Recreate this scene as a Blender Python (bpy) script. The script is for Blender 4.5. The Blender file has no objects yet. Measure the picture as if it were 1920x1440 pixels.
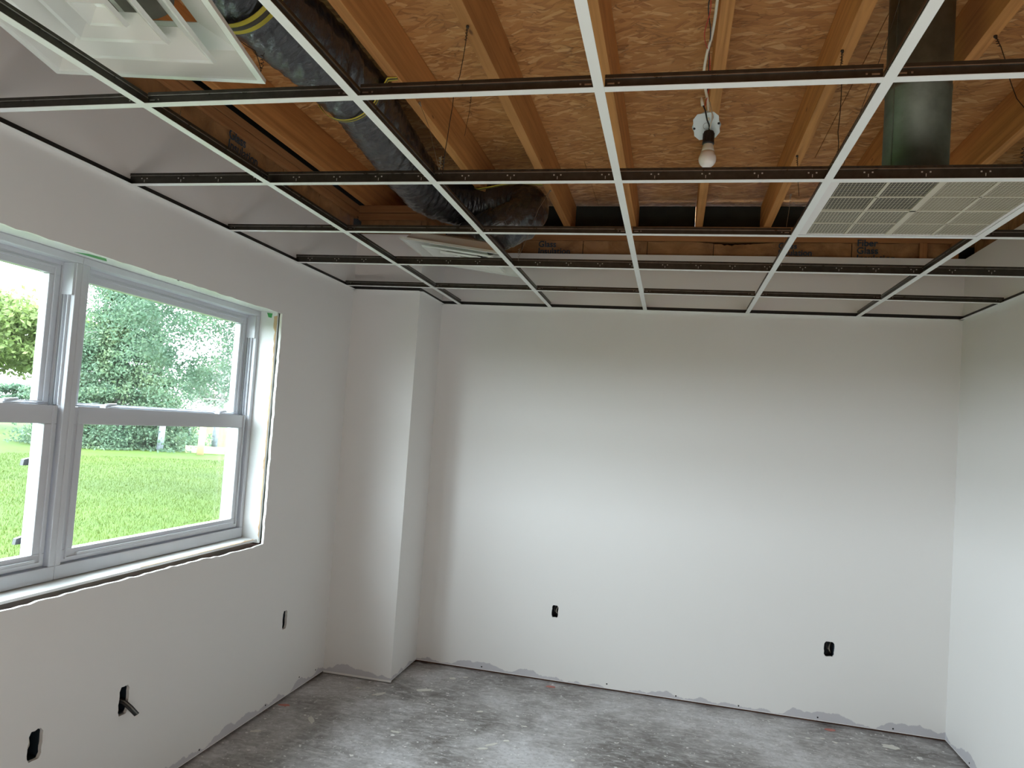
import bpy, bmesh, math, random
import numpy as np
from mathutils import Vector, Matrix, noise as mnoise
random.seed(7); rng = np.random.default_rng(7)
PI = math.pi
S = bpy.context.scene
COL = S.collection

# ------------------------------------------------------------------ camera
F = 1369.385
cd = bpy.data.cameras.new('camera'); cam = bpy.data.objects.new('camera', cd); COL.objects.link(cam)
cam.location = (1.42295, -1.64363, 1.58008)
cam.rotation_euler = (1.615395, -0.0700222, 0.2217176)
cd.sensor_fit = 'HORIZONTAL'; cd.sensor_width = 36.0; cd.lens = F / 1920 * 36
cd.shift_x = 9.02 / 1920; cd.shift_y = 18.06 / 1920
cd.clip_start = .02; cd.clip_end = 2000
S.camera = cam

# ------------------------------------------------------------------ sky, sun, exposure
w = bpy.data.worlds.new('sky'); S.world = w; w.use_nodes = True
bg = w.node_tree.nodes['Background']
bg.inputs[0].default_value = (.84, .92, 1.0, 1); bg.inputs[1].default_value = 9.5
sd = bpy.data.lights.new('sun', 'SUN'); sun = bpy.data.objects.new('sun', sd); COL.objects.link(sun)
sd.energy = .8; sd.angle = math.radians(6); sd.color = (1.0, .95, .86)
sun.rotation_euler = (math.radians(-18), math.radians(38), 0)      # high, from behind the building
sun.location = (6, 0, 12)

def portal(name, loc, rot, sx, sy):
    l = bpy.data.lights.new(name, 'AREA'); l.shape = 'RECTANGLE'; l.size = sx; l.size_y = sy
    l.cycles.is_portal = True
    o = bpy.data.objects.new(name, l); COL.objects.link(o); o.location = loc; o.rotation_euler = rot
    return o
portal('window_portal', (-.83, -.02, 1.5), (0, math.radians(-90), 0), 1.2, 1.25)
portal('window_portal', (-.83, 1.16, 1.5), (0, math.radians(-90), 0), 1.2, 1.25)
# dim added fill light, out of view in the hall behind the camera
al = bpy.data.lights.new('added_hall_fill', 'AREA'); al.shape = 'RECTANGLE'; al.size = 1.2; al.size_y = 1.9
al.energy = 2.2; al.color = (1.0, .955, .91)
ao = bpy.data.objects.new('added_hall_fill', al); COL.objects.link(ao)
ao.location = (2.05, -5.6, 1.2); ao.rotation_euler = (math.radians(90), 0, 0)

# added unseen fill near the floor, aimed up to brighten the open ceiling
wk = bpy.data.lights.new('added_ceiling_fill', 'AREA'); wk.shape = 'RECTANGLE'; wk.size = 2.4; wk.size_y = 1.6; wk.energy = 14.5; wk.color = (1.0, .93, .84)
wo = bpy.data.objects.new('added_ceiling_fill', wk); COL.objects.link(wo); wo.location = (1.3, -2.0, .15); wo.rotation_euler = (math.radians(180 - 12), 0, 0)
vs = S.view_settings
S.display_settings.display_device = 'sRGB'
vs.view_transform = 'Standard'; vs.look = 'None'; vs.exposure = 1.36; vs.gamma = 1.0; vs.use_curve_mapping = False
S.cycles.use_denoising = True
S.cycles.max_bounces = 12; S.cycles.diffuse_bounces = 8; S.cycles.transparent_max_bounces = 24
S.cycles.glossy_bounces = 4; S.cycles.caustics_reflective = False; S.cycles.caustics_refractive = False

# ------------------------------------------------------------------ node helpers
def newmat(name):
    m = bpy.data.materials.new(name); m.use_nodes = True
    nt = m.node_tree; b = nt.nodes['Principled BSDF']
    return m, nt, b
def N(nt, t, **kw):
    n = nt.nodes.new(t)
    for k, v in kw.items():
        if isinstance(k, str) and k.startswith('i_'): n.inputs[k[2:].replace('_', ' ')].default_value = v
        else: setattr(n, k, v)
    return n
def ramp(nt, stops, fac=None, interp='LINEAR'):
    r = nt.nodes.new('ShaderNodeValToRGB'); r.color_ramp.interpolation = interp
    e = r.color_ramp.elements
    while len(e) < len(stops): e.new(.5)
    for i, (p, c) in enumerate(stops):
        e[i].position = p; e[i].color = (*c, 1) if len(c) == 3 else c
    if fac is not None: nt.links.new(fac, r.inputs[0])
    return r
def coords(nt, scale=(1, 1, 1), rot=(0, 0, 0), loc=(0, 0, 0), kind='Object'):
    tc = nt.nodes.new('ShaderNodeTexCoord'); mp = nt.nodes.new('ShaderNodeMapping')
    mp.inputs['Scale'].default_value = scale; mp.inputs['Rotation'].default_value = rot; mp.inputs['Location'].default_value = loc
    nt.links.new(tc.outputs[kind], mp.inputs[0]); return mp.outputs[0]
def worldpos(nt, scale=(1, 1, 1), rot=(0, 0, 0)):
    g = nt.nodes.new('ShaderNodeNewGeometry'); mp = nt.nodes.new('ShaderNodeMapping')
    mp.inputs['Scale'].default_value = scale; mp.inputs['Rotation'].default_value = rot
    nt.links.new(g.outputs['Position'], mp.inputs[0]); return mp.outputs[0]
def noise(nt, vec, scale, detail=4, rough=.5, dist=0):
    n = nt.nodes.new('ShaderNodeTexNoise'); n.inputs['Scale'].default_value = scale
    n.inputs['Detail'].default_value = detail; n.inputs['Roughness'].default_value = rough; n.inputs['Distortion'].default_value = dist
    nt.links.new(vec, n.inputs['Vector']); return n.outputs['Fac']
def bump(nt, b, h, strength, dist):
    n = nt.nodes.new('ShaderNodeBump'); n.inputs['Strength'].default_value = strength; n.inputs['Distance'].default_value = dist
    nt.links.new(h, n.inputs['Height']); nt.links.new(n.outputs[0], b.inputs['Normal']); return n
def math_(nt, op, a, b=None, c=None):
    n = nt.nodes.new('ShaderNodeMath'); n.operation = op
    for i, v in enumerate((a, b, c)):
        if v is None: continue
        if isinstance(v, (int, float)): n.inputs[i].default_value = v
        else: nt.links.new(v, n.inputs[i])
    return n.outputs[0]
def mix(nt, fac, a, b):
    n = nt.nodes.new('ShaderNodeMix'); n.data_type = 'RGBA'
    for s, v in ((0, fac), (6, a), (7, b)):
        if isinstance(v, (int, float)): n.inputs[s].default_value = v
        elif isinstance(v, tuple): n.inputs[s].default_value = (*v, 1)
        else: nt.links.new(v, n.inputs[s])
    return n.outputs[2]
def plain(name, col, rough=.5, metal=0, spec=.5, bscale=None, bstr=.2, bdist=.002, var=0):
    m, nt, b = newmat(name)
    b.inputs['Base Color'].default_value = (*col, 1); b.inputs['Roughness'].default_value = rough
    b.inputs['Metallic'].default_value = metal; b.inputs['Specular IOR Level'].default_value = spec
    v = worldpos(nt)
    if var:
        f = noise(nt, v, 9, 5)
        nt.links.new(ramp(nt, [(.3, tuple(c * (1 - var) for c in col)), (.7, tuple(min(1, c * (1 + var)) for c in col))], f).outputs[0], b.inputs['Base Color'])
    if bscale: bump(nt, b, noise(nt, v, bscale, 3), bstr, bdist)
    return m

M = {}
def mk_wall():
    m, nt, b = newmat('wall_paint')
    v = worldpos(nt)
    sx = nt.nodes.new('ShaderNodeSeparateXYZ'); nt.links.new(v, sx.inputs[0])
    base = (.80, .79, .775)
    # a band of bare grey primer with a ragged upper edge near the floor
    edge = noise(nt, worldpos(nt, (3, 3, .5)), 1.3, 6, .55)
    hi = math_(nt, 'MULTIPLY_ADD', edge, .22, -.070)
    band = ramp(nt, [(.485, (0, 0, 0)), (.515, (1, 1, 1))], math_(nt, 'ADD', math_(nt, 'MULTIPLY', math_(nt, 'SUBTRACT', hi, sx.outputs[2]), 6.0), .5)).outputs[0]
    low = math_(nt, 'GREATER_THAN', sx.outputs[2], .016)
    fac = math_(nt, 'MULTIPLY', band, low)
    c = mix(nt, fac, base, (.56, .55, .58))
    nt.links.new(c, b.inputs['Base Color'])
    b.inputs['Roughness'].default_value = .55; b.inputs['Specular IOR Level'].default_value = .35
    bump(nt, b, noise(nt, v, 420, 2), .12, .0006)
    return m
M['wall'] = mk_wall()
M['drywall_edge'] = plain('drywall_core', (.75, .72, .72), .9, bscale=300, var=.08)
M['white_vinyl'] = plain('white_vinyl', (.60, .62, .66), .34, spec=.4)
M['screen_frame'] = plain('grey_screen_frame', (.16, .17, .19), .5)
M['old_paint'] = plain('old_white_paint', (.70, .71, .70), .5, bscale=40, bstr=.3, var=.05)
M['tan_wood'] = plain('bare_tan_wood', (.52, .36, .22), .8, bscale=120, bstr=.5, var=.35)
M['tee_white'] = plain('white_tee_enamel', (.80, .82, .80), .42)
M['black'] = plain('black_plastic', (.012, .013, .014), .45)
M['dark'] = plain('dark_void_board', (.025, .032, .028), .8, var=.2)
M['blue_box'] = plain('dark_box_plastic', (.012, .02, .03), .5)
M['screw'] = plain('dark_screw', (.03, .03, .03), .5, metal=.6)
M['green'] = plain('green_paint', (.05, .30, .08), .5, var=.3)
M['copper'] = plain('wire_grey', (.25, .24, .22), .4, metal=.7)
M['wire_dark'] = plain('dark_steel_wire', (.07, .055, .045), .45, metal=.8)
M['wire_light'] = plain('bright_steel_wire', (.5, .47, .42), .35, metal=.9)
M['white_wire'] = plain('white_wire', (.75, .70, .58), .5)
M['red_wire'] = plain('red_wire', (.55, .04, .02), .45)
M['cover'] = plain('galvanised_cover', (.62, .72, .74), .45, metal=.25, bscale=60, bstr=.3, var=.12)
M['bulb'] = plain('frosted_bulb', (.86, .82, .76), .28)
M['bulb_base'] = plain('bulb_collar', (.72, .66, .56), .4)
M['strap'] = plain('yellow_strap', (.62, .50, .04), .45, var=.25)
M['strap_dark'] = plain('strap_dark_stripe', (.06, .05, .03), .5)
M['diffuser'] = plain('white_diffuser_enamel', (.78, .79, .74), .25, spec=.6)
M['grille'] = plain('cream_grille', (.54, .50, .39), .5)
M['grille_frame'] = plain('grille_frame', (.76, .74, .72), .5)
M['grille_pad'] = plain('grille_backing', (.34, .31, .23), .9, bscale=80, var=.15)
M['grille_pad_grey'] = plain('grille_backing_grey', (.16, .155, .13), .9, bscale=80, var=.15)
M['grille_shade'] = plain('grille_opening_shade', (.03, .028, .024), .9)
M['boot'] = plain('duct_boot', (.20, .17, .14), .5, metal=.5, bscale=30, var=.3)

def mk_galv(name, col, rough=.38, spangle=40):
    m, nt, b = newmat(name)
    f = noise(nt, worldpos(nt), spangle, 5, .6)
    nt.links.new(ramp(nt, [(.3, tuple(c * .8 for c in col)), (.7, tuple(c * 1.15 for c in col))], f).outputs[0], b.inputs['Base Color'])
    b.inputs['Metallic'].default_value = .9
    nt.links.new(math_(nt, 'MULTIPLY_ADD', f, .2, rough - .1), b.inputs['Roughness'])
    return m
M['galv'] = mk_galv('tee_galvanised', (.075, .072, .062), .38)
M['galv_bright'] = mk_galv('tee_bead', (.34, .335, .315), .3)
M['tee_slot'] = plain('bright_punched_edge', (.55, .54, .50), .4, metal=.3)
M['duct'] = mk_galv('round_duct_galvanised', (.22, .25, .215), .58, 25)

def mk_wood(name, c1, c2, axis=1, rough=.75):
    m, nt, b = newmat(name)
    sc = [30, 30, 30]; sc[axis] = 1.1
    v = worldpos(nt, tuple(sc))
    g = noise(nt, v, 1.0, 6, .6, .6)
    big = noise(nt, worldpos(nt), 2.2, 3)
    c = ramp(nt, [(.25, c1), (.55, c2), (.8, tuple(min(1, x * 1.2) for x in c2))], g).outputs[0]
    c = mix(nt, math_(nt, 'MULTIPLY', big, .5), c, tuple(x * .75 for x in c1))
    oi = nt.nodes.new('ShaderNodeObjectInfo')
    hv = nt.nodes.new('ShaderNodeHueSaturation'); nt.links.new(c, hv.inputs['Color'])
    nt.links.new(math_(nt, 'MULTIPLY_ADD', oi.outputs['Random'], .3, .85), hv.inputs['Value'])
    # knots
    vo = nt.nodes.new('ShaderNodeTexVoronoi'); ks = [9, 9, 9]; ks[axis] = 3
    nt.links.new(worldpos(nt, tuple(ks)), vo.inputs['Vector']); vo.inputs['Scale'].default_value = 1
    kn = ramp(nt, [(.03, (1, 1, 1)), (.075, (0, 0, 0))], vo.outputs['Distance']).outputs[0]
    nt.links.new(mix(nt, math_(nt, 'MULTIPLY', kn, .8), hv.outputs[0], (.08, .03, .012)), b.inputs['Base Color'])
    b.inputs['Roughness'].default_value = rough; b.inputs['Specular IOR Level'].default_value = .25
    bump(nt, b, g, .25, .002)
    return m
M['joist'] = mk_wood('joist_lumber', (.38, .16, .048), (.66, .315, .105), 1)
M['plate_x'] = mk_wood('plate_lumber', (.27, .12, .045), (.42, .20, .08), 0)
M['plate_y'] = mk_wood('plate_lumber_side', (.27, .12, .045), (.42, .20, .08), 1)
M['stud'] = mk_wood('stud_lumber', (.27, .12, .045), (.42, .20, .08), 2)
M['post_yellow'] = mk_wood('post_lumber', (.26, .20, .10), (.35, .27, .15), 2)

def mk_osb():
    m, nt, b = newmat('osb_strand_board')
    P0 = worldpos(nt)
    def layer(rot, sc, seed):
        mp = nt.nodes.new('ShaderNodeMapping'); mp.inputs['Rotation'].default_value = (0, 0, rot)
        mp.inputs['Location'].default_value = (seed, seed * 1.7, 0)
        mp.inputs['Scale'].default_value = (1, 1, 0)
        wn = nt.nodes.new('ShaderNodeTexNoise'); wn.inputs['Scale'].default_value = 7; wn.inputs['Detail'].default_value = 2
        nt.links.new(P0, wn.inputs['Vector'])
        va = nt.nodes.new('ShaderNodeVectorMath'); va.operation = 'SCALE'; va.inputs[3].default_value = .05
        nt.links.new(wn.outputs['Color'], va.inputs[0])
        vb = nt.nodes.new('ShaderNodeVectorMath'); vb.operation = 'ADD'
        nt.links.new(P0, vb.inputs[0]); nt.links.new(va.outputs[0], vb.inputs[1])
        nt.links.new(vb.outputs[0], mp.inputs[0])
        m2 = nt.nodes.new('ShaderNodeMapping'); m2.inputs['Scale'].default_value = sc
        nt.links.new(mp.outputs[0], m2.inputs[0])
        vo = nt.nodes.new('ShaderNodeTexVoronoi'); vo.inputs['Scale'].default_value = 1; vo.inputs['Randomness'].default_value = 1
        nt.links.new(m2.outputs[0], vo.inputs['Vector'])
        ve = nt.nodes.new('ShaderNodeTexVoronoi'); ve.feature = 'DISTANCE_TO_EDGE'; ve.inputs['Scale'].default_value = 1
        nt.links.new(m2.outputs[0], ve.inputs['Vector'])
        sp = nt.nodes.new('ShaderNodeSeparateColor'); nt.links.new(vo.outputs['Color'], sp.inputs[0])
        return sp.outputs[0], sp.outputs[1], ve.outputs['Distance']
    a0, a1, ae = layer(.10, (10, 44, 1), 0)
    b0, b1, be = layer(-.42, (12, 52, 1), 3.3)
    c0, c1, ce = layer(.5, (15, 64, 1), 8.1)
    s1 = math_(nt, 'GREATER_THAN', b1, .62); s2 = math_(nt, 'GREATER_THAN', c1, .72)
    def mixv(f, x, y):
        n = nt.nodes.new('ShaderNodeMix'); n.data_type = 'FLOAT'
        nt.links.new(f, n.inputs[0]); nt.links.new(x, n.inputs[2]); nt.links.new(y, n.inputs[3]); return n.outputs[0]
    val = mixv(s2, mixv(s1, a0, b0), c0); ed = mixv(s2, mixv(s1, ae, be), ce)
    col = ramp(nt, [(0, (.42, .18, .05)), (.35, (.64, .31, .09)), (.75, (.76, .40, .14)), (1, (.95, .62, .28))], val).outputs[0]
    gr = noise(nt, worldpos(nt, (12, 120, 1), (0, 0, .1)), 1, 4, .6)
    col = mix(nt, math_(nt, 'MULTIPLY', gr, .62), col, (.42, .20, .075))
    edm = ramp(nt, [(.0, (1, 1, 1)), (.09, (0, 0, 0))], ed).outputs[0]
    crack = math_(nt, 'MULTIPLY', edm, ramp(nt, [(.50, (0, 0, 0)), (.60, (1, 1, 1))], noise(nt, P0, 9, 4)).outputs[0])
    col = mix(nt, math_(nt, 'MULTIPLY', crack, .75), col, (.16, .065, .02))
    big = noise(nt, P0, 1.6, 2)
    col = mix(nt, math_(nt, 'MULTIPLY', big, .35), col, (.45, .21, .075))
    nt.links.new(col, b.inputs['Base Color']); b.inputs['Roughness'].default_value = .6
    b.inputs['Specular IOR Level'].default_value = .3
    h = math_(nt, 'ADD', math_(nt, 'MULTIPLY', val, .7), math_(nt, 'MULTIPLY', edm, -.5))
    bump(nt, b, h, .5, .003)
    return m
M['osb'] = mk_osb()

def mk_floor():
    m, nt, b = newmat('worn_subfloor')
    v = worldpos(nt); vf = worldpos(nt, (1, 1, 0))
    n1 = noise(nt, vf, 1.7, 8, .62, .3); n2 = noise(nt, worldpos(nt, (5, 11, 0)), 2.8, 8, .7, .8); n3 = noise(nt, vf, 45, 5, .7)
    c = ramp(nt, [(.36, (.10, .088, .08)), (.5, (.30, .288, .282)), (.64, (.54, .535, .55))], n1).outputs[0]
    c = mix(nt, math_(nt, 'MULTIPLY', ramp(nt, [(.45, (0, 0, 0)), (.72, (1, 1, 1))], n2).outputs[0], .55), c, (.80, .795, .81))
    c = mix(nt, math_(nt, 'MULTIPLY', ramp(nt, [(.5, (0, 0, 0)), (.75, (1, 1, 1))], n3).outputs[0], .6), c, (.10, .09, .083))
    # scuffed pale strokes
    n4 = noise(nt, worldpos(nt, (2, 22, 0), (0, 0, 1.15)), 1.6, 4, .5, .3)
    c = mix(nt, math_(nt, 'MULTIPLY', ramp(nt, [(.66, (0, 0, 0)), (.74, (1, 1, 1))], n4).outputs[0], .45), c, (.68, .66, .63))
    # paint specks of two sizes
    for sc, th, sel in ((26, .17, .74), (60, .2, .78), (11, .12, .82)):
        vo = nt.nodes.new('ShaderNodeTexVoronoi'); vo.inputs['Scale'].default_value = sc
        wn = nt.nodes.new('ShaderNodeTexNoise'); wn.inputs['Scale'].default_value = sc * 2.2; nt.links.new(vf, wn.inputs['Vector'])
        va = nt.nodes.new('ShaderNodeVectorMath'); va.operation = 'MULTIPLY_ADD'; va.inputs[1].default_value = (.6 / sc,) * 3
        nt.links.new(wn.outputs['Color'], va.inputs[0]); nt.links.new(vf, va.inputs[2]); nt.links.new(va.outputs[0], vo.inputs['Vector'])
        sp = nt.nodes.new('ShaderNodeSeparateColor'); nt.links.new(vo.outputs['Color'], sp.inputs[0])
        f = math_(nt, 'MULTIPLY', math_(nt, 'LESS_THAN', vo.outputs['Distance'], th), math_(nt, 'GREATER_THAN', sp.outputs[0], sel))
        c = mix(nt, math_(nt, 'MULTIPLY', f, .9), c, (.72, .72, .70))
    nt.links.new(c, b.inputs['Base Color'])
    nt.links.new(math_(nt, 'MULTIPLY_ADD', n1, .35, .22), b.inputs['Roughness'])
    b.inputs['Specular IOR Level'].default_value = .6
    bump(nt, b, math_(nt, 'ADD', n2, math_(nt, 'MULTIPLY', n3, .4)), .25, .003)
    return m
M['floor'] = mk_floor()
M['blot_white'] = plain('dried_joint_compound', (.66, .65, .60), .6, bscale=60, var=.1)
M['chalk_red'] = plain('red_marking_paint', (.50, .20, .17), .8, var=.3, bscale=90)
M['rust_gap'] = plain('rusty_track', (.09, .035, .02), .8, var=.4)

def mk_kraft():
    m, nt, b = newmat('kraft_paper')
    f = noise(nt, worldpos(nt), 7, 6, .6, .8)
    nt.links.new(ramp(nt, [(.3, (.20, .095, .035)), (.55, (.34, .175, .07)), (.75, (.45, .25, .11))], f).outputs[0], b.inputs['Base Color'])
    b.inputs['Roughness'].default_value = .5; bump(nt, b, noise(nt, worldpos(nt), 22, 4, .6, 1.5), .7, .008)
    return m
M['kraft'] = mk_kraft()
M['print'] = plain('blue_black_print', (.02, .045, .07), .6)

def mk_jacket():
    m, nt, b = newmat('black_duct_jacket')
    tc = nt.nodes.new('ShaderNodeTexCoord')
    mp = nt.nodes.new('ShaderNodeMapping'); mp.inputs['Scale'].default_value = (3.0, 26, 1)
    nt.links.new(tc.outputs['UV'], mp.inputs[0])
    f = noise(nt, mp.outputs[0], 1.0, 5, .6, 1.2)
    mp2 = nt.nodes.new('ShaderNodeMapping'); mp2.inputs['Scale'].default_value = (9, 16, 1); nt.links.new(tc.outputs['UV'], mp2.inputs[0])
    g = noise(nt, mp2.outputs[0], 1.0, 5, .65, 1.5)
    h = math_(nt, 'ADD', f, math_(nt, 'MULTIPLY', g, .8))
    b.inputs['Base Color'].default_value = (.022, .023, .028, 1)
    b.inputs['Roughness'].default_value = .20; b.inputs['Specular IOR Level'].default_value = 1.0
    b.inputs['Coat Weight'].default_value = .4; b.inputs['Coat Roughness'].default_value = .12
    bump(nt, b, h, .55, .022)
    return m
M['jacket'] = mk_jacket()

def mk_glass():
    m = bpy.data.materials.new('window_glass'); m.use_nodes = True; nt = m.node_tree; nt.nodes.clear()
    o = nt.nodes.new('ShaderNodeOutputMaterial'); mx = nt.nodes.new('ShaderNodeMixShader')
    t = nt.nodes.new('ShaderNodeBsdfTransparent'); t.inputs[0].default_value = (.95, .98, .97, 1)
    g = nt.nodes.new('ShaderNodeBsdfGlossy'); g.inputs['Roughness'].default_value = .02
    lw = nt.nodes.new('ShaderNodeLayerWeight'); lw.inputs[0].default_value = .5
    nt.links.new(math_(nt, 'MULTIPLY_ADD', math_(nt, 'POWER', lw.outputs['Facing'], 4.0), .6, .04), mx.inputs[0]); nt.links.new(t.outputs[0], mx.inputs[1]); nt.links.new(g.outputs[0], mx.inputs[2])
    nt.links.new(mx.outputs[0], o.inputs[0]); return m
M['glass'] = mk_glass()

def mk_leaf(name, c1, c2, c3, spec=.3):
    m, nt, b = newmat(name)
    f = noise(nt, worldpos(nt), 1.1, 4, .7)
    col = ramp(nt, [(.3, c1), (.5, c2), (.72, c3)], f).outputs[0]
    nt.links.new(col, b.inputs['Base Color']); b.inputs['Roughness'].default_value = .6; b.inputs['Specular IOR Level'].default_value = spec
    tr = nt.nodes.new('ShaderNodeBsdfTranslucent'); nt.links.new(col, tr.inputs[0])
    mx = nt.nodes.new('ShaderNodeMixShader'); mx.inputs[0].default_value = .4
    o = nt.nodes['Material Output']
    nt.links.new(b.outputs[0], mx.inputs[1]); nt.links.new(tr.outputs[0], mx.inputs[2]); nt.links.new(mx.outputs[0], o.inputs[0])
    return m
M['leaf_oak'] = mk_leaf('oak_leaves', (.035, .070, .045), (.055, .100, .062), (.095, .145, .075))
M['leaf_pine'] = mk_leaf('pine_needles', (.037, .075, .045), (.060, .105, .060), (.115, .155, .070))
M['leaf_yellow'] = mk_leaf('yellow_green_leaves', (.065, .105, .030), (.100, .145, .040), (.145, .180, .065))
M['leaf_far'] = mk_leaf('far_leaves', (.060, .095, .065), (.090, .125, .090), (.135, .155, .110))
M['bark'] = plain('bark', (.12, .11, .10), .9, bscale=8, bstr=.6, bdist=.03, var=.3)
M['pole_grey'] = plain('weathered_grey_pole', (.15, .17, .20), .8, bscale=6, bstr=.5, bdist=.02, var=.35)

def mk_lawn():
    m, nt, b = newmat('lawn_turf')
    v = worldpos(nt, (1, 1, 0))
    f = noise(nt, v, .35, 5, .6); g = noise(nt, v, 9, 6, .7)
    c = ramp(nt, [(.3, (.018, .038, .005)), (.5, (.026, .052, .006)), (.72, (.040, .065, .009))], f).outputs[0]
    c = mix(nt, math_(nt, 'MULTIPLY', ramp(nt, [(.4, (0, 0, 0)), (.7, (1, 1, 1))], g).outputs[0], .5), c, (.058, .080, .015))
    nt.links.new(c, b.inputs['Base Color']); b.inputs['Roughness'].default_value = .9; b.inputs['Specular IOR Level'].default_value = .1
    bump(nt, b, g, .6, .05); return m
M['lawn'] = mk_lawn()
M['blade'] = mk_leaf('grass_blades', (.024, .040, .004), (.036, .056, .006), (.060, .080, .013), .06)
M['gravel'] = plain('pale_gravel', (.70, .68, .64), .9, bscale=3, var=.08)
M['roofing'] = plain('roof_board', (.15, .13, .12), .9)
M['siding'] = plain('exterior_siding', (.6, .6, .58), .7)

# ------------------------------------------------------------------ object helpers
ORG = {}
def tag(o, label=None, cat=None, group=None, kind=None):
    if label: o['label'] = label
    if cat: o['category'] = cat
    if group: o['group'] = group
    if kind: o['kind'] = kind
    return o
def thing(name, loc, label, cat, group=None, kind=None, rot=None):
    o = bpy.data.objects.new(name, None); COL.objects.link(o); o.location = loc; o.empty_display_size = .05
    ORG[o.name] = Vector(loc)
    if rot is not None: o.rotation_euler = rot; ORG[o.name] = Vector((0, 0, 0))    # rotated things are built in local coordinates
    return tag(o, label, cat, group, kind)
class MB:
    def __init__(s): s.v = []; s.f = []; s.m = []; s.uv = None; s.sm = []
    def add(s, vs, fs, mi=0, smooth=False):
        b = len(s.v); s.v += [tuple(p) for p in vs]; s.f += [tuple(i + b for i in f) for f in fs]
        s.m += [mi] * len(fs); s.sm += [smooth] * len(fs)
    def box(s, x0, x1, y0, y1, z0, z1, mi=0, fn=None):
        vs = [(x, y, z) for x in (x0, x1) for y in (y0, y1) for z in (z0, z1)]
        if fn: vs = [fn(*p) for p in vs]
        s.add(vs, [(0, 1, 3, 2), (4, 6, 7, 5), (0, 4, 5, 1), (2, 3, 7, 6), (0, 2, 6, 4), (1, 5, 7, 3)], mi)
    def tube(s, pts, r, n=8, mi=0, cap=True):
        pts = [Vector(p) for p in pts]; L = len(pts)
        rr = r if hasattr(r, '__len__') else [r] * L
        T = [(pts[min(i + 1, L - 1)] - pts[max(i - 1, 0)]).normalized() for i in range(L)]
        u = T[0].orthogonal().normalized(); vs = []
        for i in range(L):
            u = (u - T[i] * u.dot(T[i])).normalized(); w_ = T[i].cross(u)
            for k in range(n):
                a = 2 * PI * k / n; vs.append(pts[i] + (u * math.cos(a) + w_ * math.sin(a)) * rr[i])
        fs = [(i * n + k, i * n + (k + 1) % n, (i + 1) * n + (k + 1) % n, (i + 1) * n + k) for i in range(L - 1) for k in range(n)]
        if cap: fs += [tuple(range(n - 1, -1, -1)), tuple((L - 1) * n + k for k in range(n))]
        s.add(vs, fs, mi, True)
    def lathe(s, prof, c, ax=(0, 0, 1), n=24, mi=0):      # profile of (radius, height) about an axis through c
        ax = Vector(ax).normalized(); u = ax.orthogonal().normalized(); w_ = ax.cross(u); c = Vector(c)
        vs = [c + ax * h + (u * math.cos(2 * PI * k / n) + w_ * math.sin(2 * PI * k / n)) * r for r, h in prof for k in range(n)]
        L = len(prof)
        fs = [(i * n + k, i * n + (k + 1) % n, (i + 1) * n + (k + 1) % n, (i + 1) * n + k) for i in range(L - 1) for k in range(n)]
        fs += [tuple(range(n - 1, -1, -1)), tuple((L - 1) * n + k for k in range(n))]
        s.add(vs, fs, mi, True)
    def prism(s, poly, h0, h1, fn, mi=0):                # polygon in (u, v) pushed from h0 to h1, fn(u, v, h) -> xyz
        n = len(poly)
        vs = [fn(u, v, h0) for u, v in poly] + [fn(u, v, h1) for u, v in poly]
        s.add(vs, [tuple(range(n - 1, -1, -1)), tuple(range(n, 2 * n))] + [(i, (i + 1) % n, n + (i + 1) % n, n + i) for i in range(n)], mi)
    def build(s, name, mats, parent=None, label=None, recalc=True):
        me = bpy.data.meshes.new(name)
        off = ORG.get(parent.name, Vector()) if parent else Vector()
        me.from_pydata([(p[0] - off.x, p[1] - off.y, p[2] - off.z) for p in s.v], [], s.f)
        for mm in (mats if isinstance(mats, (list, tuple)) else [mats]): me.materials.append(M[mm])
        me.polygons.foreach_set('material_index', s.m); me.polygons.foreach_set('use_smooth', s.sm)
        if recalc:
            bm = bmesh.new(); bm.from_mesh(me); bmesh.ops.recalc_face_normals(bm, faces=bm.faces); bm.to_mesh(me); bm.free()
        me.update()
        o = bpy.data.objects.new(name, me); COL.objects.link(o); ORG[o.name] = off.copy()
        if parent: o.parent = parent
        if label: o['label'] = label
        return o
def bevel(o, wd, seg=2):
    bm = bmesh.new(); bm.from_mesh(o.data)
    bmesh.ops.bevel(bm, geom=list(bm.edges), offset=wd, segments=seg, affect='EDGES', profile=.6)
    bm.to_mesh(o.data); bm.free(); return o
def boolcut(o, cutters):
    for c in cutters:
        md = o.modifiers.new('cut', 'BOOLEAN'); md.operation = 'DIFFERENCE'; md.solver = 'EXACT'; md.object = c
    dg = bpy.context.evaluated_depsgraph_get(); dg.update()
    me = bpy.data.meshes.new_from_object(o.evaluated_get(dg)); o.modifiers.clear(); old = o.data; o.data = me
    bpy.data.meshes.remove(old)
    for c in cutters: bpy.data.objects.remove(c)
def ragged(poly, step, amp, seed=0):
    r = random.Random(seed); out = []
    n = len(poly)
    for i in range(n):
        a = Vector(poly[i]); b_ = Vector(poly[(i + 1) % n]); d = b_ - a; L = d.length; k = max(1, int(L / step)); nn = Vector((d.y, -d.x)).normalized()
        for j in range(k):
            t = j / k; q = a + d * t
            if j: q += nn * r.uniform(-amp, amp) + d.normalized() * r.uniform(-.3, .3) * step
            out.append(tuple(q))
    return out

# ------------------------------------------------------------------ room dimensions
XL, XR, H = -.566, 3.0, 2.365
DT = .0127                                            # drywall
def YBk(x): return 2.993 - .01135 * x                  # back wall runs a touch out of square
YF = -4.4
XC, YC = -.127, 2.555                                  # bump-out in the far left corner
ZD = 2.718                                            # top of the drywall
ZJ, ZO = 2.905, 3.105                                  # joist underside, sheathing underside

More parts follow.
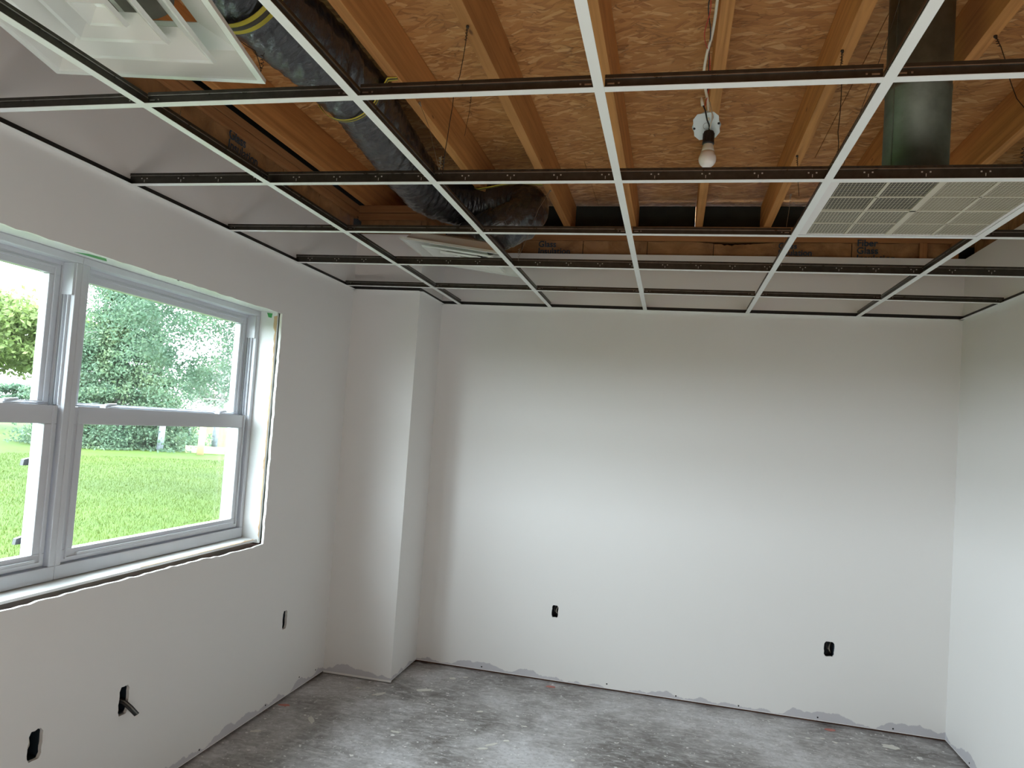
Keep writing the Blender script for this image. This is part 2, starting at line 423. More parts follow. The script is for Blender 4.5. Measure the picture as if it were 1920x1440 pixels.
# ------------------------------------------------------------------ floor
fl = thing('floor', (1.2, -.7, 0), 'grey worn subfloor with white paint specks and dried compound blots', 'floor', kind='structure')
b_ = MB(); b_.box(-.75, 3.2, YF - 1.5, 3.3, -.12, 0); b_.build('slab', 'floor', fl)
def blot(x, y, rx, ry, rot, seed, mat='blot_white', name='paint_blot'):
    r = random.Random(seed); n = 15; poly = []
    for k in range(n):
        a = 2 * PI * k / n; q = r.uniform(.65, 1.1); u, v = rx * q * math.cos(a), ry * q * math.sin(a)
        poly.append((x + u * math.cos(rot) - v * math.sin(rot), y + u * math.sin(rot) + v * math.cos(rot)))
    m = MB(); m.prism(poly, .0002, .0014, lambda u, v, h: (u, v, h)); return m.build(name, mat, fl)
for i, (x, y, rx, ry, rt) in enumerate([(.09, 2.53, .05, .022, .5), (-.12, 2.37, .05, .018, .9), (-.27, 2.41, .018, .012, 0), (.19, 2.79, .025, .018, 0),
        (.26, 2.84, .02, .012, .3), (.61, 1.91, .03, .012, .4), (.64, 1.97, .04, .013, .8), (.70, 2.04, .022, .012, .5), (.15, 1.93, .03, .013, 0),
        (2.67, 2.76, .05, .035, 0), (2.38, 2.70, .012, .012, 0), (2.24, 2.70, .014, .01, 0), (2.32, 2.73, .016, .01, 0), (.48, 2.35, .022, .012, .4),
        (.42, 2.2, .018, .01, 0), (-.48, 1.68, .03, .015, .5), (1.05, 1.95, .012, .012, 0), (1.3, 2.5, .012, .008, 0), (1.7, 2.45, .01, .008, 0),
        (2.84, 2.45, .03, .012, .2), (-.30, 1.9, .014, .05, .6), (.75, 2.25, .02, .008, .1)]):
    blot(x, y, rx, ry, rt, i)
for i, (x, y) in enumerate([(-.52, 2.02), (.79, 2.90), (2.39, 2.88)]): blot(x, y, .035, .018, .2, 90 + i, 'chalk_red', 'chalk_mark')
# dark rusty track showing in the gap under each wall board
def xyz(x, y, z): return (x, y, z)

# ------------------------------------------------------------------ walls
def hole_cut(poly, plane, d0, d1):
    m = MB()
    if plane == 'x': m.prism(poly, d0, d1, lambda u, v, h: (h, u, v))
    else: m.prism(poly, d0, d1, lambda u, v, h: (u, h, v))
    return m.build('cutter', 'wall')

# left wall
wl = thing('wall_left', (XL, 0, 0), 'grey-white painted window wall on the left', 'wall', kind='structure')
m = MB(); m.box(XL - DT, XL, YF, YC + .02, .012, ZD); drywall = m.build('drywall', 'wall', wl)
cuts = []
WY0, WY1, WZ0, WZ1 = -.62, 1.744, .899, 2.077
op = []
r_ = random.Random(4)
op += [(WY0, WZ0)] + [(y, WZ0 + r_.uniform(-.003, .003) - (.006 if y > 1.3 else 0)) for y in np.arange(WY0 + .05, WY1 - .02, .03)] + [(WY1, WZ0 - .002)]
op += [(WY1 + r_.uniform(-.0035, .003), z) for z in np.arange(WZ0 + .03, WZ1 - .02, .025)] + [(WY1, WZ1)]
op += [(y, WZ1 + r_.uniform(-.002, .0025)) for y in np.arange(WY1 - .05, WY0 + .02, -.04)] + [(WY0, WZ1)]
cuts.append(hole_cut(op, 'x', XL - .05, XL + .05))
left_out = [(2.03, .447, .022, .05, 11), (.834, .428, .026, .055, 12), (.434, .42, .028, .05, 13)]
def outpoly(u, v, hw, hh, seed, ch=.3):
    base = [(u - hw * .7, v - hh), (u + hw * .7, v - hh), (u + hw, v - hh * .7), (u + hw, v + hh * .75), (u + hw * .6, v + hh), (u - hw * .7, v + hh), (u - hw, v + hh * .7), (u - hw, v - hh * .7)]
    return ragged(base, .012, .002, seed)
for u, v, hw, hh, sd_ in left_out: cuts.append(hole_cut(outpoly(u, v, hw, hh, sd_), 'x', XL - .05, XL + .05))
boolcut(drywall, cuts)
m = MB(); m.box(XL - .06, XL - DT - .001, YF, YC + .4, .0, .05); m.build('bottom_track', 'rust_gap', wl)
# outer sheathing and framing of the left wall, with the same window openings
m = MB()
xo0, xo1 = XL - .16, XL - .10
for (y0, y1, z0, z1) in ((YF - .1, 3.3, -.3, .88), (YF - .1, 3.3, 2.10, 2.80), (1.77, 3.3, .88, 2.10), (YF - .1, -.64, .88, 2.10)):
    m.box(xo0, xo1, y0, y1, z0, z1)
m.build('sheathing', 'siding', wl)
m = MB(); m.box(xo0, xo0 + .02, YF - .1, 3.4, 2.80, ZO); m.build('rim_board', 'dark', wl)
for z0, z1 in ((2.820, 2.860), (2.864, 2.903)):
    m = MB(); m.box(XL - DT - .09, XL - DT, YF, YC + .02, z0, z1); bevel(m.build('top_plate', 'plate_y', wl), .002)
m = MB(); m.box(XL - .10, XL - .09, -4, 3, .8, 2.1)

# back wall, slightly skewed
wb = thing('wall_back', (1.4, YBk(1.4), 0), 'wide white painted far wall with two outlet holes', 'wall', kind='structure')
sk = lambda x, y, z: (x, y - .01135 * x, z)
m = MB(); m.box(XC - .0, XR + DT, 2.993, 2.993 + DT, .012, ZD, fn=sk); dwb = m.build('drywall', 'wall', wb)
cb = []
for u, v, hw, hh, sd_ in ((.771, .438, .020, .038, 21), (2.381, .425, .028, .042, 22)):
    cb.append(hole_cut(outpoly(u, v, hw, hh, sd_), 'y', 2.9, 3.05))
boolcut(dwb, cb)
m = MB(); m.box(-.6, XR + .1, 2.993 + DT + .001, 3.08, 0, .05, fn=sk); m.build('bottom_track', 'rust_gap', wb)
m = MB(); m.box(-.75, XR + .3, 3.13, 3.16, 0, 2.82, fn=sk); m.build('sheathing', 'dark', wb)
for z0, z1 in ((2.812, 2.856), (2.860, 2.903)):
    m = MB(); m.box(XC, XR + .1, 2.993 + DT + .004, 3.10, z0, z1, fn=sk); bevel(m.build('top_plate', 'plate_x', wb), .002)
m = MB(); m.box(2.765, 2.803, 3.004, 3.09, 2.5, 2.812, fn=sk); bevel(m.build('stud', 'stud', wb), .002)
m = MB(); m.box(2.93, 2.968, 3.004, 3.09, 2.5, 2.812, fn=sk); bevel(m.build('stud', 'stud', wb), .002)

def kraft(name, parent, x0, x1, z0, z1, place, seed, dip=None):
    nx, nz = 26, 12; vs = []; fs = []
    for i in range(nx + 1):
        for j in range(nz + 1):
            u = i / nx; x = x0 + (x1 - x0) * u
            zt = z1 - (dip(x) if dip else 0) - .004 * (mnoise.noise(Vector((x * 14, seed, 0))) + .5)
            z = z0 + (zt - z0) * j / nz
            bul = .008 * math.sin(PI * u) ** .6 + .006 * mnoise.noise(Vector((x * 9, z * 14, seed))) + .003 * mnoise.noise(Vector((x * 30, z * 30, seed)))
            vs.append(place(x, bul, z))
    for i in range(nx):
        for j in range(nz): a = i * (nz + 1) + j; fs.append((a, a + 1, a + nz + 2, a + nz + 1))
    m = MB(); m.add(vs, fs, 0, True); return m.build(name, 'kraft', parent)
pb = lambda x, d, z: (x, 3.026 - .01135 * x - d, z)
def tear(x):
    if 1.50 < x < 2.0:
        return .022 * math.sin(PI * (x - 1.5) / .5) * (.55 + 1.1 * abs(mnoise.noise(Vector((x * 26, 5, 2))))) 
    return 0
for i, (a, c) in enumerate([(-.10, .385), (.389, .79), (.794, 1.20), (1.204, 1.605), (1.609, 2.01), (2.014, 2.40), (2.404, 2.762), (2.806, 2.926)]):
    kraft('kraft_batt', wb, a, c, 2.6, 2.812, pb, i * 3.1, tear)
def lettering(body, size, parent, origin, ux, uz, bold=0.0, thick=.0006):
    cu = bpy.data.curves.new('print', 'FONT'); cu.body = body; cu.size = size; cu.offset = bold; cu.extrude = thick; cu.space_line = .82
    o = bpy.data.objects.new('print', cu); COL.objects.link(o)
    dg = bpy.context.evaluated_depsgraph_get(); dg.update()
    me = bpy.data.meshes.new_from_object(o.evaluated_get(dg)); bpy.data.objects.remove(o)
    ux = Vector(ux).normalized(); uz = Vector(uz).normalized(); un = ux.cross(uz)
    off = ORG.get(parent.name, Vector())
    for v in me.vertices:
        c = v.co.copy(); v.co = Vector(origin) + ux * c.x + uz * c.y + un * c.z - off
    me.materials.clear(); me.materials.append(M['print'])
    q = bpy.data.objects.new('print', me); COL.objects.link(q); q.parent = parent; return q
lettering('Glass\nInsulation', .055, wb, (.50, 3.001, 2.765), (1, -.01135, 0), (0, 0, 1), .0010)
lettering('Fiber\nGlass\nInsulation', .055, wb, (2.425, 2.9785, 2.790), (1, -.01135, 0), (0, 0, 1), .0010)
lettering('Glass\nInsulation', .050, wb, (1.985, 2.9845, 2.770), (1, -.01135, 0), (0, 0, 1), .0010)

# nail and screw heads near the floor
for x, z in ((.321, .03), (1.122, .04), (1.538, .03), (2.337, .03), (2.735, .03), (1.9, .028)):
    m = MB(); m.lathe([(.0045, 0), (.0045, .001)], (x, YBk(x) - .0008, z), (0, 1, 0), 10); m.build('screw_head', 'screw', wb)
for y, z in ((2.25, .07), (1.9, .035), (1.35, .03), (2.45, .05)):
    m = MB(); m.lathe([(.0045, 0), (.0045, .001)], (XL, y, z), (1, 0, 0), 10); m.build('screw_head', 'screw', wl)

# bump-out in the corner
wc = thing('wall_bump_out', ((XL + XC) / 2, YC, 0), 'narrow painted boxed column filling the far left corner', 'wall', kind='structure')
m = MB(); m.box(XL, XC, YC, YC + DT, .004, ZD); m.box(XC - DT, XC, YC + DT, 3.0, .012, ZD); m.build('drywall', 'wall', wc)
m = MB(); m.box(XL, XC - DT - .001, YC + DT + .001, YC + .1, 0, .04); m.build('bottom_track', 'rust_gap', wc)
for z0, z1 in ((2.812, 2.853), (2.857, 2.903)):
    m = MB(); m.box(XL - DT - .0, XC - .002, YC + DT, YC + .11, z0, z1); bevel(m.build('top_plate', 'plate_x', wc), .002)
kraft('kraft_batt', wc, XL, XC - .004, 2.6, 2.812, lambda x, d, z: (x, YC + .032 - d, z), 44)
kraft('kraft_batt', wc, YC + .02, 3.0, 2.6, 2.812, lambda x, d, z: (XC - .035 + d, x, z), 48)
for z0, z1 in ((2.812, 2.853), (2.857, 2.903)):
    m = MB(); m.box(XC - .10, XC - DT, YC + .112, 3.0, z0, z1); bevel(m.build('top_plate', 'plate_y', wc), .002)
# left wall kraft paper above the drywall
pl = lambda y, d, z: (XL - .038 + d, y, z)
yy = -1.5; k_ = 0
while yy < YC - .05:
    y2 = min(yy + .4, YC); kraft('kraft_batt', wl, yy, y2 - .004, 2.6, 2.820, pl, 60 + k_ * 2.3); yy = y2; k_ += 1
lettering('Insulation', .062, wl, (XL - .020, 1.20, 2.735), (0, 1, 0), (0, 0, 1), .0010)
lettering('Glass', .062, wl, (XL - .020, 1.20, 2.783), (0, 1, 0), (0, 0, 1), .0010)

# right wall and the wall behind the camera
wr = thing('wall_right', (XR, 0, 0), 'white painted wall at the right edge of the photo', 'wall', kind='structure')
m = MB(); m.box(XR, XR + DT, YF, 2.96, .012, ZD); m.build('drywall', 'wall', wr)
m = MB(); m.box(XR + DT, XR + .06, YF, 2.96, 0, .05); m.build('bottom_track', 'rust_gap', wr)
for z0, z1 in ((2.812, 2.856), (2.860, 2.903)):
    m = MB(); m.box(XR + DT, XR + .1, YF, 2.95, z0, z1); bevel(m.build('top_plate', 'plate_y', wr), .002)
kraft('kraft_batt', wr, 2.5, 2.93, 2.6, 2.812, lambda y, d, z: (XR + .035 - d, y, z), 80)
kraft('kraft_batt', wr, 2.09, 2.496, 2.6, 2.812, lambda y, d, z: (XR + .035 - d, y, z), 83)
m = MB(); m.box(XR + .14, XR + .2, YF - .1, 3.3, 0, 2.8); m.build('sheathing', 'siding', wr)
m = MB(); m.box(XR + .14, XR + .16, YF - .1, 3.4, 2.8, ZO); m.build('rim_board', 'dark', wr)
for x, z in ((2.62, .03), (1.8, .03)):
    m = MB(); m.lathe([(.0045, 0), (.0045, .001)], (XR - .001, x, z), (1, 0, 0), 10); m.build('screw_head', 'screw', wr)
wf = thing('wall_front', (1.2, YF, 0), 'painted wall behind the camera with a doorway to a hall', 'wall', kind='structure')
m = MB()
for (x0, x1, z0, z1) in ((-.7, 1.6, 0, ZO), (2.5, 3.2, 0, ZO), (1.6, 2.5, 2.05, ZO)): m.box(x0, x1, YF - .1, YF, z0, z1)
m.box(-.7, 3.2, YF - 1.5, YF - 1.4, 0, ZO); m.box(-.8, -.7, YF - 1.5, YF, 0, ZO); m.box(3.2, 3.3, YF - 1.5, YF, 0, ZO)
m.build('drywall', 'wall', wf)

# ------------------------------------------------------------------ ceiling: joists and sheathing
ce = thing('ceiling', (1.2, -.6, ZO), 'open ceiling of wooden joists under strand board sheathing', 'ceiling', kind='structure')
JX = [-.545, -.145, .262, .657, 1.08, 1.49, 1.895, 2.30, 2.705]
for i, x in enumerate(JX):
    m = MB(); m.box(x, x + .044, YF, 3.24, ZJ, ZO - .001); bevel(m.build('joist', 'joist', ce), .0025, 2)
ys = [YF - .2, -3.705, -2.485, -1.265, -.045, 1.175, 2.395, 3.6]
for j in range(len(ys) - 1):
    xs = [-.8, 2.072, 3.3] if j in (4, 5) else [-.8, .85, 3.3]
    for i in range(len(xs) - 1):
        m = MB(); m.box(xs[i] + .0015, xs[i + 1] - .0015, ys[j] + .0015, ys[j + 1] - .0015, ZO, ZO + .015); m.build('osb_panel', 'osb', ce)
m = MB(); m.box(-1.0, 3.5, YF - 1.6, 3.9, ZO + .017, ZO + .05); m.build('roof_covering', 'roofing', ce)
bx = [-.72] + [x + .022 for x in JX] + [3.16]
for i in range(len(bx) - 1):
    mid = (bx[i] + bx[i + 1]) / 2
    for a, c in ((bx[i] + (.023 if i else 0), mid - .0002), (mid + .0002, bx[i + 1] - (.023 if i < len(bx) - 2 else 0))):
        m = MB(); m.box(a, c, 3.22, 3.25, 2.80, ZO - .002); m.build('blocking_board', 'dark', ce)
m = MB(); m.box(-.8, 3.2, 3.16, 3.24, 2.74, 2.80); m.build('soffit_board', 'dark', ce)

# ------------------------------------------------------------------ suspended ceiling grid
FW = .0238
LX = [.001, .6096, 1.214, 1.825, 2.445]
RY = dict(A=-.004, B=.616, C=1.223, D=1.831, E=2.430)
cg = thing('ceiling_grid', (1.2, .6, H), 'bare suspended ceiling grid of white metal tees, no tiles in it', 'ceiling grid')
def tee(axis, c, a, b_, web, main=False, name='cross_tee', seed=0):
    m = MB()
    def bx_(u0, u1, w0, w1, z0, z1, mi):
        if axis == 'x': m.box(u0, u1, c + w0, c + w1, z0, z1, mi)
        else: m.box(c + w0, c + w1, u0, u1, z0, z1, mi)
    bx_(a, b_, -FW / 2, FW / 2, H, H + .0012, 0)
    bx_(a, b_, -FW / 2, FW / 2, H + .0012, H + .0018, 1)
    bx_(a, b_, -.0009, .0009, H + .0018, H + web - .008, 1)
    bx_(a, b_, -.0032, .0032, H + web - .0085, H + web, 1)
    bx_(a, b_, -.0038, .0038, H + web - .0105, H + web - .0085, 2)       # bright lower lip of the bulb
    if main:
        q = .06 + (seed % 3) * .02
        u = a + q
        while u < b_ - .05:
            for du in (-.011, .011):
                bx_(u + du - .0022, u + du + .0022, -.0016, .0016, H + .0215, H + .0255, 4)
            bx_(u - .001, u + .001, -.0016, .0016, H + .010, H + .019, 4)
            u += .1524
        u = a + .03
        while u < b_ - .03:
            bx_(u - .004, u + .004, -.0038, .0038, H + web - .006, H + web - .003, 3); u += .0508
    else:
        for u, s_ in ((a, 1), (b_, -1)):
            bx_(min(u + s_ * .006, u + s_ * .022), max(u + s_ * .006, u + s_ * .022), -.0019, .0019, H + .011, H + .015, 2)
            bx_(min(u + s_ * .030, u + s_ * .034), max(u + s_ * .030, u + s_ * .034), -.0019, .0019, H + .012, H + .016, 2)
    return m.build(name, ['tee_white', 'galv', 'galv_bright', 'black', 'tee_slot'], cg)
xe = XR - .002; xs_ = XL + .002
G2 = FW / 2 + .0002
for k, r in enumerate(('B', 'D')): tee('x', RY[r], xs_, xe, .0425, True, 'main_tee', k)
tee('x', -.604, xs_, xe, .036, False, 'cross_tee'); tee('x', -1.214, xs_, xe, .0425, True, 'main_tee', 1)
for r in ('A', 'C', 'E'):
    e = [xs_] + LX + [xe]
    for i in range(len(e) - 1):
        a = e[i] + (G2 if i else 0); b2 = e[i + 1] - (G2 if i < len(e) - 2 else 0)
        tee('x', RY[r], a, b2, .030 if r != 'A' else .034, name='cross_tee')
ysg = [-1.214, RY['B'], RY['D']]
for i, x in enumerate(LX):
    ends = [(-1.214 + G2, RY['B'] - G2), (RY['B'] + G2, RY['D'] - G2), (RY['D'] + G2, YBk(x) - .002)]
    for a, b2 in ends: tee('y', x, a, b2, .034, name='cross_tee')
# clips where hanger wires meet the main tees
def angle(name, pts, nrm, label):
    t = thing(name, (*pts[0], H), label, 'wall angle', kind='structure')
    (x0, y0), (x1, y1) = pts; nx, ny = nrm
    m = MB()
    def strip(d0, d1, z0, z1, mi):
        vs = [(x + nx * d, y + ny * d, z) for (x, y) in ((x0, y0), (x1, y1)) for d in (d0, d1) for z in (z0, z1)]
        m.add(vs, [(0, 1, 3, 2), (4, 6, 7, 5), (0, 4, 5, 1), (2, 3, 7, 6), (0, 2, 6, 4), (1, 5, 7, 3)], mi)
    strip(0.0004, .022, H - .0016, H - .0004, 0); strip(.0004, .0016, H - .0004, H + .022, 1)
    L = math.hypot(x1 - x0, y1 - y0); n = int(L / .3)
    for k in range(n):
        u = (k + .5) / n; cx, cy = x0 + (x1 - x0) * u, y0 + (y1 - y0) * u
        m.lathe([(.004, 0), (.003, .0015)], (cx + nx * .0016, cy + ny * .0016, H + .012), (nx, ny, 0), 8, 2)
    m.build('angle_strip', ['tee_white', 'black_steel', 'screw'], t)
M['black_steel'] = plain('dark_back_of_angle', (.035, .035, .035), .5, metal=.5)
angle('trim_1', ((XL, -2.5), (XL, YC)), (1, 0), 'thin white wall angle carrying the grid along the left window wall')
angle('trim_2', ((XL, YC), (XC, YC)), (0, -1), 'short white wall angle across the front of the corner column')
angle('trim_3', ((XC, YC), (XC, YBk(XC))), (1, 0), 'shortest wall angle on the side of the corner column')
angle('trim_4', ((XC, YBk(XC)), (XR, YBk(XR))), (0, -1), 'long white wall angle along the top of the far wall')
angle('trim_5', ((XR, -2.5), (XR, YBk(XR))), (-1, 0), 'white wall angle along the right wall')

# ------------------------------------------------------------------ windows
def ring(m, x0, x1, y0, y1, z0, z1, wl_, wr_, wb_, wt_, mi=0):
    m.box(x0, x1, y0, y1, z0, z0 + wb_, mi); m.box(x0, x1, y0, y1, z1 - wt_, z1, mi)
    m.box(x0, x1, y0, y0 + wl_, z0 + wb_, z1 - wt_, mi); m.box(x0, x1, y1 - wr_, y1, z0 + wb_, z1 - wt_, mi)
def ringp(name, x0, x1, y0, y1, z0, z1, ws, parent, bv=.002, mat='white_vinyl'):
    m = MB(); ring(m, x0, x1, y0, y1, z0, z1, *ws); o = m.build(name, mat, parent); bevel(o, bv); return o
def window(idx, y0, y1, label, detail=True):
    t = thing('window_%d' % idx, (-.70, (y0 + y1) / 2, .92), label, 'window', kind='structure')
    z0, z1 = .922, 2.083
    ringp('window_frame', -.795, -.686, y0, y1, z0, z1, (.024, .024, .050, .026), t, .003)
    ringp('frame_stop', -.745, -.735, y0 + .024, y1 - .024, z0 + .050, z1 - .026, (.014, .014, .012, .014), t, .001)
    ringp('frame_stop', -.792, -.772, y0 + .024, y1 - .024, z0 + .050, z1 - .026, (.020, .020, .014, .014), t, .001)
    ringp('storm_frame', -.806, -.7955, y0 + .004, y1 - .004, z0 + .02, z1 - .006, (.022, .022, .03, .03), t, .002, 'screen_frame')
    # lower sash nearer the room, upper sash behind it
    s1 = ringp('lower_sash', -.732, -.700, y0 + .034, y1 - .034, z0 + .054, 1.541, (.052, .052, .046, .064), t, .003)
    m = MB(); ring(m, -.7005, -.694, y0 + .05, y1 - .05, z0 + .066, 1.5415, .006, .006, .006, .004); m.box(-.700, -.690, y0 + .1, y1 - .08, z0 + .074, z0 + .083)
    m.build('sash_bead', 'white_vinyl', s1)
    m = MB(); m.box(-.718, -.714, y0 + .080, y1 - .080, z0 + .094, 1.483); m.build('pane', 'glass', s1)
    s2 = ringp('upper_sash', -.770, -.738, y0 + .040, y1 - .040, 1.500, z1 - .028, (.048, .048, .050, .050), t, .003)
    m = MB(); m.box(-.756, -.752, y0 + .084, y1 - .084, 1.545, z1 - .074); m.build('pane', 'glass', s2)
    ringp('sash_bead', -.738, -.733, y0 + .060, y1 - .060, 1.55, z1 - .048, (.008, .008, .005, .008), s2, .001)
    for y in (y0 + .22, y1 - .22):
        m = MB(); m.box(-.728, -.702, y - .035, y + .035, 1.5415, 1.548); m.tube([(-.716, y - .02, 1.552), (-.712, y + .03, 1.556)], .006, 8)
        m.build('sash_lock', 'white_vinyl', s1)
    # balance cover block at the top of the jamb channel
    for yb_, sgn in ((y1 - .024, -1), (y0 + .024, 1)):
        m = MB(); a, c = sorted((yb_, yb_ + sgn * .010)); m.box(-.735, -.690, a, c, 1.94, z1 - .027); m.build('channel_cover', 'white_vinyl', t)
        m = MB()
        for xx in (-.706, -.722, -.733): m.box(xx - .0015, xx + .0015, a, c, 1.545, 1.94)
        m.build('jamb_track', 'white_vinyl', t)
    if detail:
        for z in (1.335, 1.055):
            m = MB(); m.prism([(y1 - .022, z - .013), (y1 - .054, z - .013), (y1 - .050, z + .008), (y1 - .022, z + .013)], -.820, -.806, lambda u, v, h: (h, u, v))
            m.build('screen_clip', 'black', t)
    return t
window(1, .570, 1.736, 'right-hand white double-hung window looking onto trees and posts', False)
window(2, -.606, .566, 'left-hand white double-hung window cut by the photo edge')
m = MB(); m.box(-.79, -.688, .5665, .5695, .925, 2.08); m.build('mullion_strip', 'white_vinyl', bpy.data.objects['window_2'])
# reveal boards lining the opening
tr = thing('trim_6', (-.63, .56, .9), 'white painted reveal boards around the window opening, chipped at the edge', 'window trim', kind='structure')
m = MB(); m.box(-.795, -.590, 1.7365, 1.750, .90, 2.10); m.build('jamb_board', 'old_paint', tr)
m = MB(); m.box(-.80, -.584, -.64, 1.7365, 2.0835, 2.10); m.build('head_board', 'old_paint', tr)
m = MB(); m.box(-.80, -.600, -.64, 1.7365, .909, .9215, fn=lambda x, y, z: (x, y, z - (.003 if x > -.61 and z > .915 else 0))); m.build('sill_board', 'old_paint', tr)
m = MB(); m.box(-.80, -.584, -.64, -.608, .92, 2.0835); m.build('jamb_board', 'old_paint', tr)
r_ = random.Random(3)
poly = [(-.5895, z) for z in np.arange(.925, 2.07, .02)]; poly += [(-.5965 + r_.uniform(-.004, .003) - (.012 if z < 1.0 and r_.random() < .6 else 0) - (.010 if z > 1.98 else 0), z) for z in np.arange(2.06, .925, -.02)]
m = MB(); m.prism(poly, 1.7360, 1.7372, lambda u, v, h: (u, h, v)); m.build('chipped_edge', 'tan_wood', tr)
poly = [(-.5855, y) for y in np.arange(-.6, 1.73, .03)]; poly += [(-.590 + r_.uniform(-.004, .002), y) for y in np.arange(1.72, -.6, -.03)]
m = MB(); m.prism(poly, 2.0830, 2.0840, lambda u, v, h: (u, v, h)); m.build('chipped_edge', 'tan_wood', tr)
poly = [(-.600, y) for y in np.arange(.9, 1.735, .03)]; poly += [(-.608 + r_.uniform(-.012, .006), y) for y in np.arange(1.72, .9, -.03)]
m = MB(); m.prism(poly, .9182, .9197, lambda u, v, h: (u, v, h)); m.build('chipped_edge', 'tan_wood', tr)
for (y, dy, x0, x1) in ((.56, .07, -.655, -.610), ): 
    m = MB(); m.prism([(x0, y - dy), (x1 - .01, y - dy * .6), (x1, y + dy * .4), (x0 + .01, y + dy)], 2.0828, 2.0838, lambda u, v, h: (u, v, h)); m.build('green_stain', 'green', tr)
m = MB(); m.prism([(-.640, 2.055), (-.622, 2.052), (-.618, 2.075), (-.650, 2.078)], 1.7358, 1.7368, lambda u, v, h: (u, h, v)); m.build('green_stain', 'green', tr)
m = MB(); m.box(-.68, -.585, YF, 3, 2.101, 2.12); m.box(-.68, -.580, YF, 3, .86, .885); m.build('framing', 'rust_gap', tr)
m = MB(); m.lathe([(.007, 0), (.004, .006), (.001, .012)], (-.572, .93, 2.078), (.3, .2, 1), 8); m.build('nail_stub', 'screw', tr)

# ------------------------------------------------------------------ outlet boxes in the walls
def outlet(x, y, z, plane, label, style):
    t = thing('outlet_box', (x, y, z), label, 'outlet box', 'open outlet boxes waiting for devices')
    m = MB(); hw, hh, d = .029, .052, .055
    if plane == 'x':
        f = lambda a, b_, c: (x - DT - .001 - a, y + b_, z + c)
    else:
        f = lambda a, b_, c: (x + b_, y + DT + .001 + a, z + c)
    def bx2(a0, a1, b0, b1, c0, c1): m.box(a0, a1, b0, b1, c0, c1, 0, fn=f)
    bx2(d, d + .003, -hw, hw, -hh, hh); bx2(0, d, -hw, -hw + .003, -hh, hh); bx2(0, d, hw - .003, hw, -hh, hh); bx2(0, d, -hw, hw, hh - .003, hh); bx2(0, d, -hw, hw, -hh, -hh + .003)
    m.build('box_shell', 'blue_box', t)
    r = random.Random(int(x * 100 + y * 77))
    for k, mt in enumerate(('black', 'copper', 'white_wire') if style != 'bare' else ('black', 'black', 'copper')):
        m = MB(); p = []
        for j in range(9):
            u = j / 8; p.append(f(.045 - .03 * math.sin(PI * u), -.012 + .012 * k + .008 * math.sin(5 * u + k), -.035 + .065 * u + r.uniform(-.003, .003)))
        m.tube(p, .0018, 6); m.build('wire', mt, t)
    return t
outlet(XL, 2.03, .447, 'x', 'open outlet box in the window wall beside the corner column', 'wires')
o2 = outlet(XL, .834, .428, 'x', 'open outlet box in the window wall with dark cable stubs sticking out', 'bare')
outlet(XL, .434, .42, 'x', 'lowest-left open outlet box in the window wall, nearest the photo corner', 'wires')
outlet(.771, YBk(.771), .438, 'y', 'open outlet box left of centre in the far wall', 'wires')
outlet(2.381, YBk(2.381), .425, 'y', 'open outlet box in the far wall near the right wall, two-gang cut', 'wires')
for k in range(3):
    m = MB(); m.tube([(XL - .03, .828 + k * .007, .425), (XL - .002, .833 + k * .007, .418), (XL + .02, .842 + k * .007, .398), (XL + .045, .852 + k * .006, .372)], .0058, 10)
    m.build('cable_stub', ['black', 'copper', 'black'][k], o2)

# ------------------------------------------------------------------ ceiling diffusers
def diffuser(loc, rot, label, boot):
    t = thing('ceiling_diffuser', loc, label, 'air diffuser', 'square stepped air diffusers hanging above the grid', rot=rot)
    def frus(m, s0, z0, s1, z1):                       # square frustum skin, open
        vs = [(sx * s0, sy * s0, z0) for sx, sy in ((-1, -1), (1, -1), (1, 1), (-1, 1))] + [(sx * s1, sy * s1, z1) for sx, sy in ((-1, -1), (1, -1), (1, 1), (-1, 1))]
        m.add(vs, [(i, (i + 1) % 4, 4 + (i + 1) % 4, 4 + i) for i in range(4)])
    def shell(name, prof, par):
        m = MB()
        for (a, za), (c, zc) in zip(prof, prof[1:]): frus(m, a, za, c, zc)
        o = m.build(name, 'diffuser', par)
        md = o.modifiers.new('thick', 'SOLIDIFY'); md.thickness = .0015; md.offset = 1
        return o
    s = .2972
    shell('face_frame', [(s, .012), (s, 0), (s - .016, 0), (s - .020, .004), (s - .055, .060), (.16, .085)], t)
    shell('cone', [(.201, .004), (.197, -.005), (.189, -.002), (.128, .050)], t)
    shell('cone', [(.119, .004), (.115, -.006), (.107, -.003), (.060, .040)], t)
    shell('cone', [(.050, .003), (.045, -.008), (.038, -.005), (.012, .020), (.0005, .022)], t)
    for a in (0, PI / 2):
        m = MB(); c, s2 = math.cos(a), math.sin(a)
        f = lambda x, y, z, c=c, s2=s2: (x * c - y * s2, x * s2 + y * c, z)
        m.box(-.20, .20, -.006, .006, .060, .062, fn=f); m.build('brace', 'diffuser', t)
    m = MB(); m.lathe([(.16, .083), (.15, .10), (.128, .115), (.125, .16)], (0, 0, 0), n=32); m.build('neck', 'boot', t)
    return t
d1 = diffuser((.029, -.214, 2.498), (-.063, -.001, .181), 'white stepped square air diffuser hanging at the top left of the photo', True)
d2 = diffuser((.211, 2.336, 2.516), (.002, .128, .028), 'tilted white square air diffuser under the end of the black flexible duct', True)

